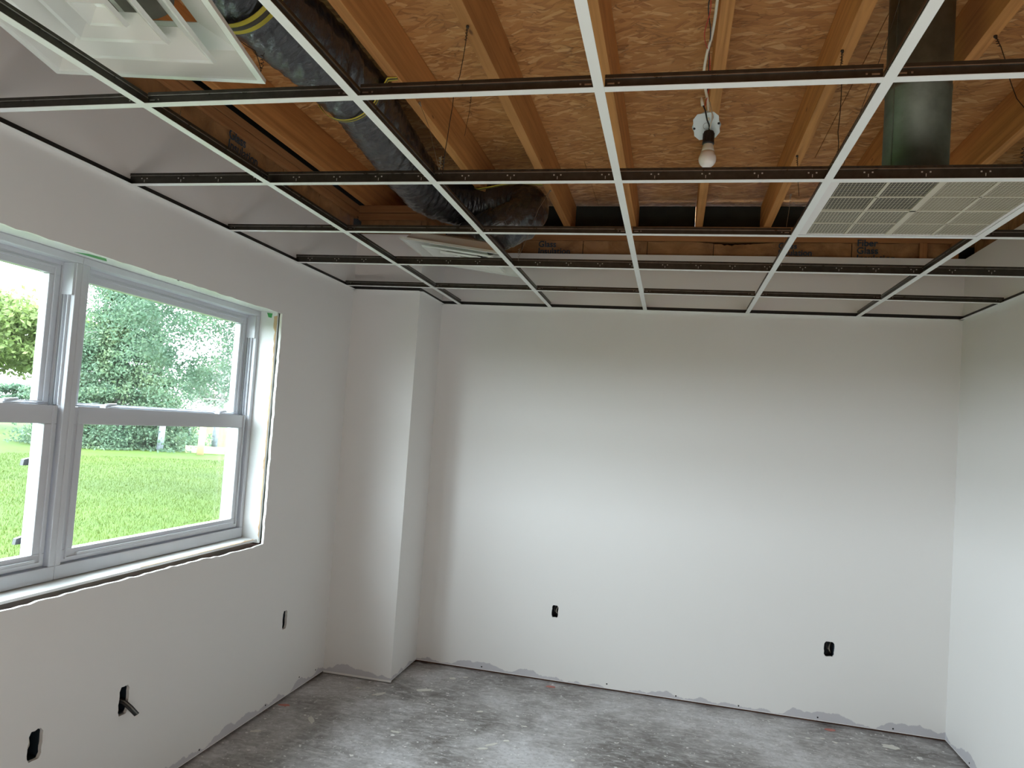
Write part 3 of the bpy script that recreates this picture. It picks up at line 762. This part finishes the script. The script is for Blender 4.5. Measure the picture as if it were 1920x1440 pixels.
# ------------------------------------------------------------------ return grille
GX0, GX1, GY0, GY1 = LX[3] + .002, LX[4] - .002, RY['B'] + .002, RY['C'] - .002
rg = thing('return_grille', ((GX0 + GX1) / 2, (GY0 + GY1) / 2, H), 'cream square-mesh return air grille lying in the grid below the round duct', 'air grille')
m = MB(); zg = H + .002
for a in ((GX0, GX1, GY0, GY0 + .022), (GX0, GX1, GY1 - .022, GY1)): m.box(*a, zg, zg + .006)
for a in ((GX0, GX0 + .036, GY0 + .022, GY1 - .022), (GX1 - .022, GX1, GY0 + .022, GY1 - .022)): m.box(*a, zg, zg + .006)
m.build('grille_frame', 'grille_frame', rg)
gx = [GX0 + .036, (GX0 + GX1) / 2 + .006, GX1 - .022]; gy = [GY0 + .022, (GY0 + GY1) / 2, GY1 - .022]
m = MB(); m.box(gx[1] - .010, gx[1] + .010, gy[0], gy[2], zg, zg + .007); m.box(gx[0], gx[2], gy[1] - .005, gy[1] + .005, zg, zg + .007); m.build('cross_bar', 'grille', rg)
for i in range(2):
    for j in range(2):
        x0, x1 = gx[i] + (.010 if i else 0), gx[i + 1] - (.010 if not i else 0); y0, y1 = gy[j] + (.005 if j else 0), gy[j + 1] - (.005 if not j else 0)
        m = MB(); p = .0108; hb = .0006 if (i, j) == (0, 0) else .0011  # thinner bars in the near left quarter, so its mesh reads as shaded
        for k in range(int((x1 - x0) / p)): xx = x0 + (k + .5) * p; m.box(xx - hb, xx + hb, y0, y1, zg + .001, zg + .0018)
        for k in range(int((y1 - y0) / p)): y_ = y0 + (k + .5) * p; m.box(x0, x1, y_ - hb, y_ + hb, zg + .001, zg + .0016)
        xm, ym = (x0 + x1) / 2, (y0 + y1) / 2
        m.box(xm - .0045, xm + .0045, y0, y1, zg - .0002, zg + .003); m.box(x0, x1, ym - .0032, ym + .0032, zg - .0002, zg + .003)
        o = m.build('mesh_panel', 'grille', rg, recalc=False)
        if (i, j) == (0, 0): continue
        m = MB(); m.box(x0 - .005, x1 + .005, y0, y1, zg + .005, zg + .010); m.build('filter_pad', 'grille_pad' if i else 'grille_pad_grey', rg)
m = MB(); m.box(gx[0], gx[1] - .01, gy[0], gy[1] - .005, zg + .006, zg + .010); m.build('opening_shade_sheet', 'grille_shade', rg)  # near-black sheet painted as the shade in the open quarter of the grille

# ------------------------------------------------------------------ round metal duct
rd = thing('round_duct', (2.14, .915, 2.40), 'vertical grey-green round sheet metal duct dropping to the return grille', 'air duct')
m = MB(); R0 = .0965; m.lathe([(R0, 2.40), (R0, 2.75), (R0 + .0015, 2.752), (R0 + .0015, 2.765), (R0, 2.767), (R0, ZO - .002)], (2.14, .915, 0), n=64); m.build('duct_pipe', 'duct', rd)
m = MB(); m.box(2.14 - .0035, 2.14 + .0035, .915 - R0 - .0025, .915 - R0 + .001, 2.40, ZO - .002); 
a_ = math.radians(-150); m2 = MB(); cx, cy = 2.14 + (R0 + .0005) * math.cos(a_), .915 + (R0 + .0005) * math.sin(a_)
m2.tube([(cx, cy, 2.40), (cx, cy, ZO - .002)], .002, 6); m2.build('lock_seam', 'duct', rd)

# ------------------------------------------------------------------ flexible duct
def catmull(P, n):
    P = [Vector(p) for p in P]; P = [P[0] * 2 - P[1]] + P + [P[-1] * 2 - P[-2]]; out = []
    for i in range(1, len(P) - 2):
        for k in range(n):
            t = k / n; a, b_, c, d = P[i - 1:i + 3]
            out.append(.5 * ((2 * b_) + (c - a) * t + (2 * a - 5 * b_ + 4 * c - d) * t * t + (3 * b_ - a - 3 * c + d) * t ** 3))
    out.append(P[-2]); return out
fd = thing('flexible_duct', (.07, .9, 2.7), 'fat wrinkled black plastic flexible duct slung under the joists', 'air duct')
DP = [(-.06, -2.2, 2.86, .14), (-.02, -.9, 2.86, .14), (.03, -.2, 2.86, .138), (.085, .40, 2.86, .134), (.110, .70, 2.86, .130), (.112, 1.05, 2.86, .126), (.060, 1.5, 2.86, .126), (.030, 1.88, 2.85, .128),
      (.060, 2.16, 2.835, .130), (.19, 2.38, 2.855, .130), (.34, 2.45, 2.87, .122), (.47, 2.45, 2.875, .118), (.545, 2.38, 2.83, .118), (.53, 2.30, 2.74, .118), (.43, 2.27, 2.685, .118), (.33, 2.31, 2.655, .118), (.235, 2.336, 2.62, .118)]
cen = catmull([p[:3] for p in DP], 34); rad = [v.x for v in catmull([(p[3], 0, 0) for p in DP], 34)]
def flex(cen, rad, n=96, disp=True):
    L = len(cen); T = [(cen[min(i + 1, L - 1)] - cen[max(i - 1, 0)]).normalized() for i in range(L)]
    u = Vector((0, 0, 1)); vs = []; s = 0; S_ = []
    for i in range(L):
        if i: s += (cen[i] - cen[i - 1]).length
        S_.append(s); u = (u - T[i] * u.dot(T[i])).normalized(); w_ = T[i].cross(u)
        for k in range(n):
            a = 2 * PI * k / n; r = rad[i]
            if disp:
                q = Vector((math.cos(a) * 1.3, math.sin(a) * 1.3, s * 26)); q2 = Vector((math.cos(a) * 4, math.sin(a) * 4, s * 60 + 9)); q3 = Vector((math.cos(a) * 1.2, math.sin(a) * 1.2, s * 5))
                q4 = Vector((math.cos(a + s * 2) * .9, math.sin(a + s * 2) * .9, s * 17 + 3 * math.sin(a)))
                r *= 1.03 - .11 * abs(mnoise.noise(q4)) + .028 * mnoise.noise(q) + .022 * mnoise.noise(q2) + .025 * mnoise.noise(q3) + .006 * math.sin(s * 2 * PI / .045 + 2 * mnoise.noise(q3))
            vs.append(cen[i] + (u * math.cos(a) + w_ * math.sin(a)) * r)
    return vs, S_
n = 96; vs_, S_ = flex(cen, rad, n); L = len(cen)
off = ORG[fd.name]; me = bpy.data.meshes.new('jacket')
faces = [(i * n + k, i * n + (k + 1) % n, (i + 1) * n + (k + 1) % n, (i + 1) * n + k) for i in range(L - 1) for k in range(n)]
me.from_pydata([tuple(v - off) for v in vs_], [], faces); me.materials.append(M['jacket'])
uv = me.uv_layers.new(name='UVMap'); arr = np.zeros((len(faces) * 4, 2)); q = 0
for i in range(L - 1):
    for k in range(n):
        for (a, c) in ((i, k), (i, k + 1), (i + 1, k + 1), (i + 1, k)): arr[q] = (c / n, S_[a]); q += 1
uv.data.foreach_set('uv', arr.ravel()); me.polygons.foreach_set('use_smooth', [True] * len(faces)); me.update()
jo = bpy.data.objects.new('jacket', me); COL.objects.link(jo); jo.parent = fd
m = MB(); m.lathe([(.120, 0), (.124, .01), (.124, .05), (.120, .06)], (.235, 2.336, 2.575), (.128, 0, .99), 32); m.build('end_collar', 'boot', fd)

def strap(name, pts, width, label, par=None):
    t = thing(name, pts[0], label, 'strap', 'yellow straps slinging the flexible duct')
    for k, (off_, wd, mt) in enumerate(((0, width, 'strap'), (.0006, width * .34, 'strap_dark'))):
        m = MB(); vs = []; P = [Vector(p) for p in pts]
        for i, p in enumerate(P):
            T = (P[min(i + 1, len(P) - 1)] - P[max(i - 1, 0)]).normalized()
            wdv = Vector((0, 1, 0)) - T * T.y; wdv.normalize(); nn = T.cross(wdv).normalized()
            for a in (-.5, .5):
                for h in (-1, 1): vs.append(p + wdv * a * wd + nn * h * (.0008 + off_))
        fs = []
        for i in range(len(P) - 1):
            a = i * 4; c = a + 4
            fs += [(a, a + 1, c + 1, c), (a + 2, c + 2, c + 3, a + 3), (a, c, c + 2, a + 2), (a + 1, a + 3, c + 3, c + 1)]
        fs += [(0, 2, 3, 1), (len(vs) - 4, len(vs) - 3, len(vs) - 1, len(vs) - 2)]
        m.add(vs, fs, 0, True); m.build(['band', 'dark_stripe'][k], mt, t)
    return t
def around(y, c, r, a0, a1, n=22):
    return [(c[0] + r * math.cos(math.radians(a0 + (a1 - a0) * k / n)), y, c[1] + r * math.sin(math.radians(a0 + (a1 - a0) * k / n))) for k in range(n + 1)]
strap('duct_strap', [(-.12, .24, 2.903)] + around(.25, (.070, 2.86), .148, 195, 345) + [(.262, .26, 2.90), (.285, .27, 2.903)], .055, 'yellow and black strap under the flexible duct beside the nearer diffuser')
strap('duct_strap', [(-.115, .88, 2.90)] + around(.93, (.112, 2.86), .137, 195, 345) + [(.262, .96, 2.897), (.30, .965, 2.902)], .022, 'yellow strap tied off on a joist at the middle of the flexible duct')
strap('duct_strap', [(.262, 2.26, 2.903), (.30, 2.22, 2.885), (.36, 2.19, 2.885), (.45, 2.16, 2.89), (.54, 2.16, 2.90), (.62, 2.20, 2.905), (.655, 2.22, 2.907)], .022, 'yellow strap sagging between two joists over the duct bend')

# ------------------------------------------------------------------ hanger wires
def wire(pts, r, mat, label, eye=True, kink=.004, seed=1):
    t = thing('hanger_wire', pts[0], label, 'wire', 'steel wires hanging the ceiling grid')
    rr = random.Random(seed); P = []
    for a, b_ in zip(pts, pts[1:]):
        a, b_ = Vector(a), Vector(b_); n_ = max(2, int((b_ - a).length / .05))
        for k in range(n_): P.append(a.lerp(b_, k / n_) + Vector((rr.uniform(-kink, kink), rr.uniform(-kink, kink), 0)))
    P.append(Vector(pts[-1]))
    m = MB(); m.tube(P, r, 6); m.build('strand', mat, t)
    m = MB(); T = Vector(pts[1]) - Vector(pts[0]); T.normalize(); p = Vector(pts[0])
    cp = [p + T * (.008 + k * .0035) + Vector((math.cos(k * 1.9), math.sin(k * 1.9), 0)) * .0045 for k in range(14)]
    m.tube(cp, r * .9, 6); m.lathe([(.004, 0), (.006, .004), (.004, .012)], p + Vector((0, 0, -.006)), (0, 0, 1), 8); m.build('twist', mat, t)
    if eye:
        q = Vector(pts[-1]); m = MB(); cp = [q + Vector((math.cos(k * 1.9) * .005, math.sin(k * 1.9) * .005, .05 - k * .0035)) for k in range(14)]
        m.tube(cp, r * .9, 6); m.tube([q + Vector((0, -.004, .0)), q + Vector((.002, -.005, -.012)), q + Vector((0, .005, -.018))], r, 6); m.build('bottom_twist', mat, t)
    return t
ZT = H + .0425
wire([(.679, .632, 2.903), (.675, .62, 2.78), (.65, .616, 2.62), (.635, .616, ZT)], .0014, 'wire_dark', 'kinked dark hanger wire dropping from the joist nearest the duct', seed=1)
wire([(.315, 1.18, 2.903), (.45, .95, 2.70), (.622, .62, ZT)], .0009, 'wire_light', 'pale straight hanger wire slanting down to the grid beside the flexible duct', kink=.0006, seed=2)
wire([(.50, 1.30, 3.0), (.50, 1.29, 2.905), (.49, 1.28, 2.80)], .0010, 'wire_dark', 'short loose wire end hanging from the second joist', False, .001, 3)
wire([(1.900, .90, 2.903), (1.895, .88, 2.82), (1.885, .80, 2.62), (1.862, .70, 2.48), (1.85, .618, ZT)], .0014, 'wire_dark', 'kinked dark hanger wire left of the round metal duct', seed=4)
wire([(2.0, .2, ZO - .003), (1.965, .55, 2.80), (1.865, .612, ZT + .02)], .0008, 'wire_dark', 'thin long wire slanting from the roof board left of the round metal duct', kink=.0008, seed=5)
wire([(1.905, 1.83, 2.903), (1.908, 1.80, 2.80), (1.915, 1.78, 2.70)], .0012, 'wire_dark', 'short wire with a bright eye on the joist left of the return grille', False, .001, 6)
wire([(2.335, .85, 2.903), (2.345, .80, 2.80), (2.36, .74, 2.65), (2.385, .68, 2.56), (2.36, .63, 2.46), (2.33, .617, ZT)], .0014, 'wire_dark', 'kinked dark hanger wire right of the round metal duct', seed=7)
wire([(1.96, 2.38, 2.903), (1.93, 2.20, 2.75), (1.86, 1.832, ZT)], .0009, 'wire_light', 'pale straight hanger wire left of the return grille', kink=.0006, seed=8)
wire([(.685, 2.30, 2.903), (.668, 2.1, 2.74), (.637, 1.832, ZT)], .0009, 'wire_light', 'pale straight hanger wire in front of the bend of the flexible duct', kink=.0006, seed=9)
wire([(.01, .35, 2.70), (.06, .25, 2.66), (.16, .15, 2.62), (.245, .105, 2.56), (.262, .118, 2.51)], .0012, 'wire_dark', 'thin dark wire holding the corner of the nearer diffuser', True, .002, 10)

# ------------------------------------------------------------------ bare bulb and its wiring
lamp = thing('bulb_holder', (1.487, .94, 2.50), 'unlit white bulb in a black socket hanging from the open ceiling', 'light bulb')
bc = Vector((1.487, .94, 2.556))
m = MB(); R_ = .0300
prof = [(.001, -.030)] + [(R_ * math.cos(math.radians(a)), R_ * math.sin(math.radians(a))) for a in range(-80, 35, 10)] + [(.0225, .026)]
m.lathe(prof, bc, n=32); m.build('bulb', 'bulb', lamp)
m = MB(); m.lathe([(.0228, .024), (.019, .040), (.0165, .050), (.0155, .058)], bc, n=32); m.build('bulb_collar', 'bulb_base', lamp)
m = MB(); m.lathe([(.019, .052), (.0205, .054), (.0205, .062), (.0185, .064), (.0185, .092), (.0165, .098), (.006, .102)], bc, n=24)
for k in range(10):
    a = 2 * PI * k / 10; m.box(bc.x + .0185 * math.cos(a) - .0015, bc.x + .0185 * math.cos(a) + .0015, bc.y + .0185 * math.sin(a) - .0015, bc.y + .0185 * math.sin(a) + .0015, bc.z + .064, bc.z + .092)
m.build('socket', 'black', lamp)
m = MB(); m.tube([(1.487, .94, 2.656), (1.488, .938, 2.668), (1.485, .933, 2.678), (1.478, .925, 2.69), (1.470, .92, 2.722), (1.461, .92, 2.742)], .0026, 8); m.build('black_wire', 'black', lamp)
m = MB(); m.tube([(1.489, .932, 2.660), (1.492, .925, 2.680), (1.499, .93, 2.70), (1.493, .94, 2.725), (1.484, .94, 2.76)], .0016, 6); m.tube([(1.489, .932, 2.662), (1.494, .925, 2.685), (1.494, .935, 2.71), (1.486, .94, 2.75)], .0014, 6); m.build('white_wire', 'white_wire', lamp)
m = MB(); m.tube([(1.4605, .92, 2.738), (1.457, .92, 2.755), (1.455, .92, 2.768)], [.0055, .005, .003], 8); m.build('wire_nut', 'white_wire', lamp)

bxp = thing('junction_cover', (1.478, .96, 2.69), 'pale metal junction box cover tilted behind the bare bulb', 'junction box')
nrm = Vector((-.05, -.83, -.5)).normalized(); uu = Vector((1, 0, 0)); uu = (uu - nrm * uu.dot(nrm)).normalized(); vv = nrm.cross(uu)
cc = Vector((1.478, .965, 2.685)); ang = math.radians(8)
poly = []
for k in range(8):
    a = ang + k * PI / 4 + (-.17 if k % 2 else .17) + PI / 8; poly.append((.052 * math.cos(a), .052 * math.sin(a)))
m = MB(); m.prism(poly, -.001, .001, lambda u, v, h: tuple(cc + uu * u + vv * v + nrm * h)); bevel(m.build('cover_plate', 'cover', bxp), .0006)
m = MB(); m.lathe([(.0475, -.030), (.050, -.0015)], cc, nrm, 8); m.build('box_body', 'cover', bxp)
m = MB(); ringpts = [cc + nrm * .0012 + (uu * math.cos(a) + vv * math.sin(a)) * .011 for a in np.linspace(0, 2 * PI, 25)]; m.tube(ringpts, .0007, 5); m.build('knockout_ring', 'copper', bxp)
for a in (ang + PI * .02, ang + PI * 1.02):
    p = cc + (uu * math.cos(a) + vv * math.sin(a)) * .042; m = MB(); m.lathe([(.0042, .001), (.0042, .0016)], p, nrm, 10); m.build('screw_slot', 'black', bxp)

cb_ = thing('electrical_cable', (1.484, .96, 2.70), 'off-white electrical cable with loose red and black wires along the middle joist', 'cable')
cp = catmull([(1.484, .955, 2.70), (1.478, .945, 2.76), (1.468, .935, 2.80), (1.458, .92, 2.85), (1.462, .86, 2.885), (1.474, .76, 2.90), (1.479, .62, 2.90), (1.481, .30, 2.90), (1.481, -.6, 2.90)], 8)
m = MB(); m.tube(cp, .0048, 10); m.build('white_sheath', 'white_wire', cb_)
cp = catmull([(1.484, .95, 2.72), (1.474, .94, 2.78), (1.475, .94, 2.84), (1.470, .84, 2.89), (1.468, .72, 2.895), (1.455, .58, 2.895), (1.464, .42, 2.90), (1.462, -.4, 2.90)], 8)
m = MB(); m.tube(cp, .0019, 6); m.build('black_wire', 'black', cb_)
cp = catmull([(1.466, .93, 2.735), (1.476, .94, 2.79), (1.479, .935, 2.83), (1.472, .86, 2.885), (1.450, .74, 2.89), (1.462, .6, 2.895), (1.458, .42, 2.90), (1.468, -.4, 2.90)], 8)
m = MB(); m.tube(cp, .0016, 6); m.build('red_wire', 'red_wire', cb_)

# ------------------------------------------------------------------ outdoors
ZG = -.30
ln_ = thing('ground', (-40, 40, ZG), 'bright green mown lawn outside the windows', 'lawn', kind='structure')
m = MB(); m.box(-75, -.74, -60, 96, ZG - .2, ZG); m.build('turf', 'lawn', ln_)
lot = thing('gravel_lot', (-200, 100, ZG), 'pale bright gravel lot far beyond the lawn', 'gravel lot', kind='structure')
m = MB(); m.box(-700, -75, -200, 600, ZG - .2, ZG - .02); m.box(-75, 200, 96, 600, ZG - .2, ZG - .02); m.build('gravel', 'gravel', lot)
# grass blades in the part of the lawn seen through the glass
def leafcloud(name, pos, size, mat, parent=None, up=False, aspect=.5):
    n_ = len(pos); r = rng
    if up:
        d = np.stack([r.normal(0, .35, n_), r.normal(0, .35, n_), np.ones(n_)], 1); d /= np.linalg.norm(d, axis=1)[:, None]
        a = r.uniform(0, 2 * PI, n_); s = np.stack([np.cos(a), np.sin(a), np.zeros(n_)], 1)
        sz = size * r.uniform(.6, 1.3, n_)[:, None]
        V = np.stack([pos - s * sz * .07, pos + s * sz * .07, pos + d * sz], 1).reshape(-1, 3); k = 3
    else:
        d = r.normal(0, 1, (n_, 3)); d /= np.linalg.norm(d, axis=1)[:, None]
        e = np.cross(d, r.normal(0, 1, (n_, 3))); e /= np.linalg.norm(e, axis=1)[:, None]
        sz = size * r.uniform(.6, 1.3, n_)[:, None]
        V = np.stack([pos - d * sz * .5, pos + e * sz * aspect * .5, pos + d * sz * .5, pos - e * sz * aspect * .5], 1).reshape(-1, 3); k = 4
    off = np.array(ORG.get(parent.name, Vector()) if parent else (0, 0, 0))
    me = bpy.data.meshes.new(name); V = V - off
    me.vertices.add(len(V)); me.vertices.foreach_set('co', V.astype(np.float32).ravel())
    me.loops.add(len(V)); me.loops.foreach_set('vertex_index', np.arange(len(V), dtype=np.int32))
    me.polygons.add(n_); me.polygons.foreach_set('loop_start', np.arange(0, len(V), k, dtype=np.int32))
    me.materials.append(M[mat]); me.update(calc_edges=True)
    o = bpy.data.objects.new(name, me); COL.objects.link(o); o['kind'] = 'stuff'
    if parent: o.parent = parent
    return o
nb = 150000
dist = 5 + 22 * rng.random(nb) ** .8; az = np.radians(rng.uniform(100, 150, nb))
gp = np.stack([1.42 + dist * np.cos(az), -1.64 + dist * np.sin(az), np.full(nb, ZG)], 1); gp = gp[gp[:, 0] < -1.2]
gr = leafcloud('grass_blades', gp, .05, 'blade', None, True); tag(gr, 'short blades of grass standing in the lawn outside the glass', 'grass')

def tree(name, base, trunk_h, trunk_r, crown, mat, leaf, nleaf, ncl, label, shape='round', seed=0, group=None, clr=.12, drop=0):
    r = np.random.default_rng(seed)
    t = thing(name, (base[0], base[1], ZG), label, 'tree' if trunk_h else 'bush', group)
    cx, cy, cz, rx, ry, rz = crown
    if trunk_h:
        m = MB(); top = cz + rz * .6
        P = [(base[0], base[1], ZG)] + [(base[0] + (cx - base[0]) * k / 8 + r.normal(0, .05), base[1] + (cy - base[1]) * k / 8 + r.normal(0, .05), ZG + (top - ZG) * k / 8) for k in range(1, 9)]
        m.tube(P, [trunk_r * (1.15 - .95 * k / 8) for k in range(9)], 10)
        for k in range(12):
            u = r.uniform(.25, .9); i = int(u * 8); p0 = Vector(P[i]); a = r.uniform(0, 2 * PI); L = min(rx, ry) * r.uniform(.5, .95) * (1 - .5 * (u if shape == 'cone' else 0))
            p1 = p0 + Vector((math.cos(a) * L, math.sin(a) * L, L * (.35 if shape != 'cone' else -.05)))
            m.tube([p0, p0.lerp(p1, .5) + Vector((0, 0, .05 * L)), p1], [trunk_r * .35, trunk_r * .22, trunk_r * .08], 6)
        m.build('trunk', 'bark', t)
    c = r.normal(0, 1, (ncl, 3)); c /= np.linalg.norm(c, axis=1)[:, None]; c *= r.uniform(.25, 1, (ncl, 1)) ** .45
    if shape == 'cone':
        h = r.uniform(0, 1, ncl) ** 1.25; rr_ = (1 - h) * .95 + .05; a = r.uniform(0, 2 * PI, ncl); q = r.uniform(.3, 1, ncl) ** .6
        C = np.stack([cx + rx * rr_ * q * np.cos(a), cy + ry * rr_ * q * np.sin(a), cz - rz + 2 * rz * h], 1)
    else: C = c * np.array([rx, ry, rz]) + np.array([cx, cy, cz])
    idx = r.integers(0, ncl, nleaf); cr = r.uniform(.6, 1.4, ncl) * clr * (rx + rz)
    g = r.normal(0, 1, (nleaf, 3)) * cr[idx][:, None] * np.array([.6, .6, .34 if shape != 'cone' else .22])
    pos = C[idx] + g
    if drop: pos[:, 2] -= np.abs(g[:, 0]) * drop
    pos[:, 2] = np.maximum(pos[:, 2], ZG + .05)
    leafcloud('foliage', pos, leaf, mat, t)
    return t
tree('conifer', (-20.2, 23.5), 1, .22, (-20.2, 23.5, 3.4, 2.9, 2.9, 3.7), 'leaf_pine', .13, 120000, 300, 'broad pale green conifer standing on the lawn behind the first grey post', 'cone', 1, clr=.09)
tree('shade_tree', (-5.6, 15.4), 1, .20, (-8.2, 14.0, 4.4, 3.6, 3.2, 2.5), 'leaf_oak', .085, 62000, 260, 'large leafy shade tree whose branches hang across the right-hand window', 'round', 2, clr=.062, drop=.7)
tree('shade_tree', (-36, 30.5), 1, .35, (-33.0, 29.0, 4.4, 5.5, 4.0, 1.9), 'leaf_yellow', .3, 26000, 120, 'spreading yellow-green tree in the left-hand window', 'round', 3, clr=.09)
tree('shrub', (-52, 48.5), 0, .1, (-52, 48.5, .75, 3.6, 2.4, 1.35), 'leaf_oak', .25, 14000, 90, 'rounded dark shrub low in the left-hand window', 'round', 4, clr=.08)
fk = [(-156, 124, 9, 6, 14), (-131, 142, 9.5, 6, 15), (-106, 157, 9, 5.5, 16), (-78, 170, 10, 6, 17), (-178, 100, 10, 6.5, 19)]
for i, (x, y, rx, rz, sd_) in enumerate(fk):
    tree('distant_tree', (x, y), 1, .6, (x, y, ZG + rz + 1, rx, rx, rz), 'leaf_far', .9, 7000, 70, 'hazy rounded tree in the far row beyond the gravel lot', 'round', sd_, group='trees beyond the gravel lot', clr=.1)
def post(name, x, y, h, r, mat, label, lean=0):
    t = thing(name, (x, y, ZG), label, 'post')
    m = MB(); m.tube([(x, y, ZG), (x + lean * .5, y, ZG + h * .5), (x + lean, y, ZG + h)], [r * 1.05, r, r * .95], 14); m.build('shaft', mat, t)
    m = MB(); m.lathe([(r * .95, 0), (r * .7, .03), (r * .1, .05)], (x + lean, y, ZG + h), n=14); m.build('cap', mat, t)
post('wooden_post', -17.59, 22.74, 1.35, .115, 'pole_grey', 'weathered grey post in the lawn, nearest the conifer', .06)
post('wooden_post', -18.67, 25.77, 1.5, .12, 'pole_grey', 'second weathered grey post behind the timber edging', .05)
post('wooden_post', -15.76, 22.65, 1.25, .12, 'post_yellow', 'pale yellow wooden post in front of the timber edging', .03)
post('wooden_post', -18.90, 28.05, 1.5, .13, 'pole_grey', 'farthest weathered grey post right of the pale yellow one', .05)
te = thing('timber_edging', (-16.2, 23.7, ZG), 'low weathered timber edging board lying on the lawn by the posts', 'edging')
for k in range(2):
    a = Vector((-16.9, 23.33, 0)); b_ = Vector((-14.4, 24.8, 0)); d = (b_ - a) / 2; nn = Vector((-d.y, d.x, 0)).normalized() * .09
    p = a + d * k; q = a + d * (k + .985)
    m = MB(); vs = [pp + s_ * nn + Vector((0, 0, z)) for pp in (p, q) for s_ in (-1, 1) for z in (ZG, ZG + .26)]
    m.add(vs, [(0, 1, 3, 2), (4, 6, 7, 5), (0, 4, 5, 1), (2, 3, 7, 6), (0, 2, 6, 4), (1, 5, 7, 3)]); m.build('timber', 'post_yellow', te)
fe = thing('wire_fence', (-60, 50, ZG), 'tall grey wire fence across the far side of the lot', 'fence')
A = Vector((-72, 38, 0)); B = Vector((-38, 84, 0))
for k in range(12):
    p = A.lerp(B, k / 11); m = MB(); m.tube([(p.x, p.y, ZG), (p.x, p.y, ZG + 2.6)], .06, 8); m.build('fence_post', 'copper', fe)
for z in (2.55, 1.3, .15):
    m = MB(); m.tube([(A.x, A.y, ZG + z), (B.x, B.y, ZG + z)], .035, 6); m.build('fence_rail', 'copper', fe)
m = MB(); Lf = (B - A).length; nf = 150
for k in range(nf):
    for sgn in (1, -1):
        p = A.lerp(B, k / nf); q = A.lerp(B, min(1, max(0, k / nf + sgn * 2.4 / Lf))); m.tube([(p.x, p.y, ZG + .15), (q.x, q.y, ZG + 2.55)], .010, 3, cap=False)
o = m.build('wire_mesh', 'copper', fe, recalc=False); o['kind'] = 'stuff'
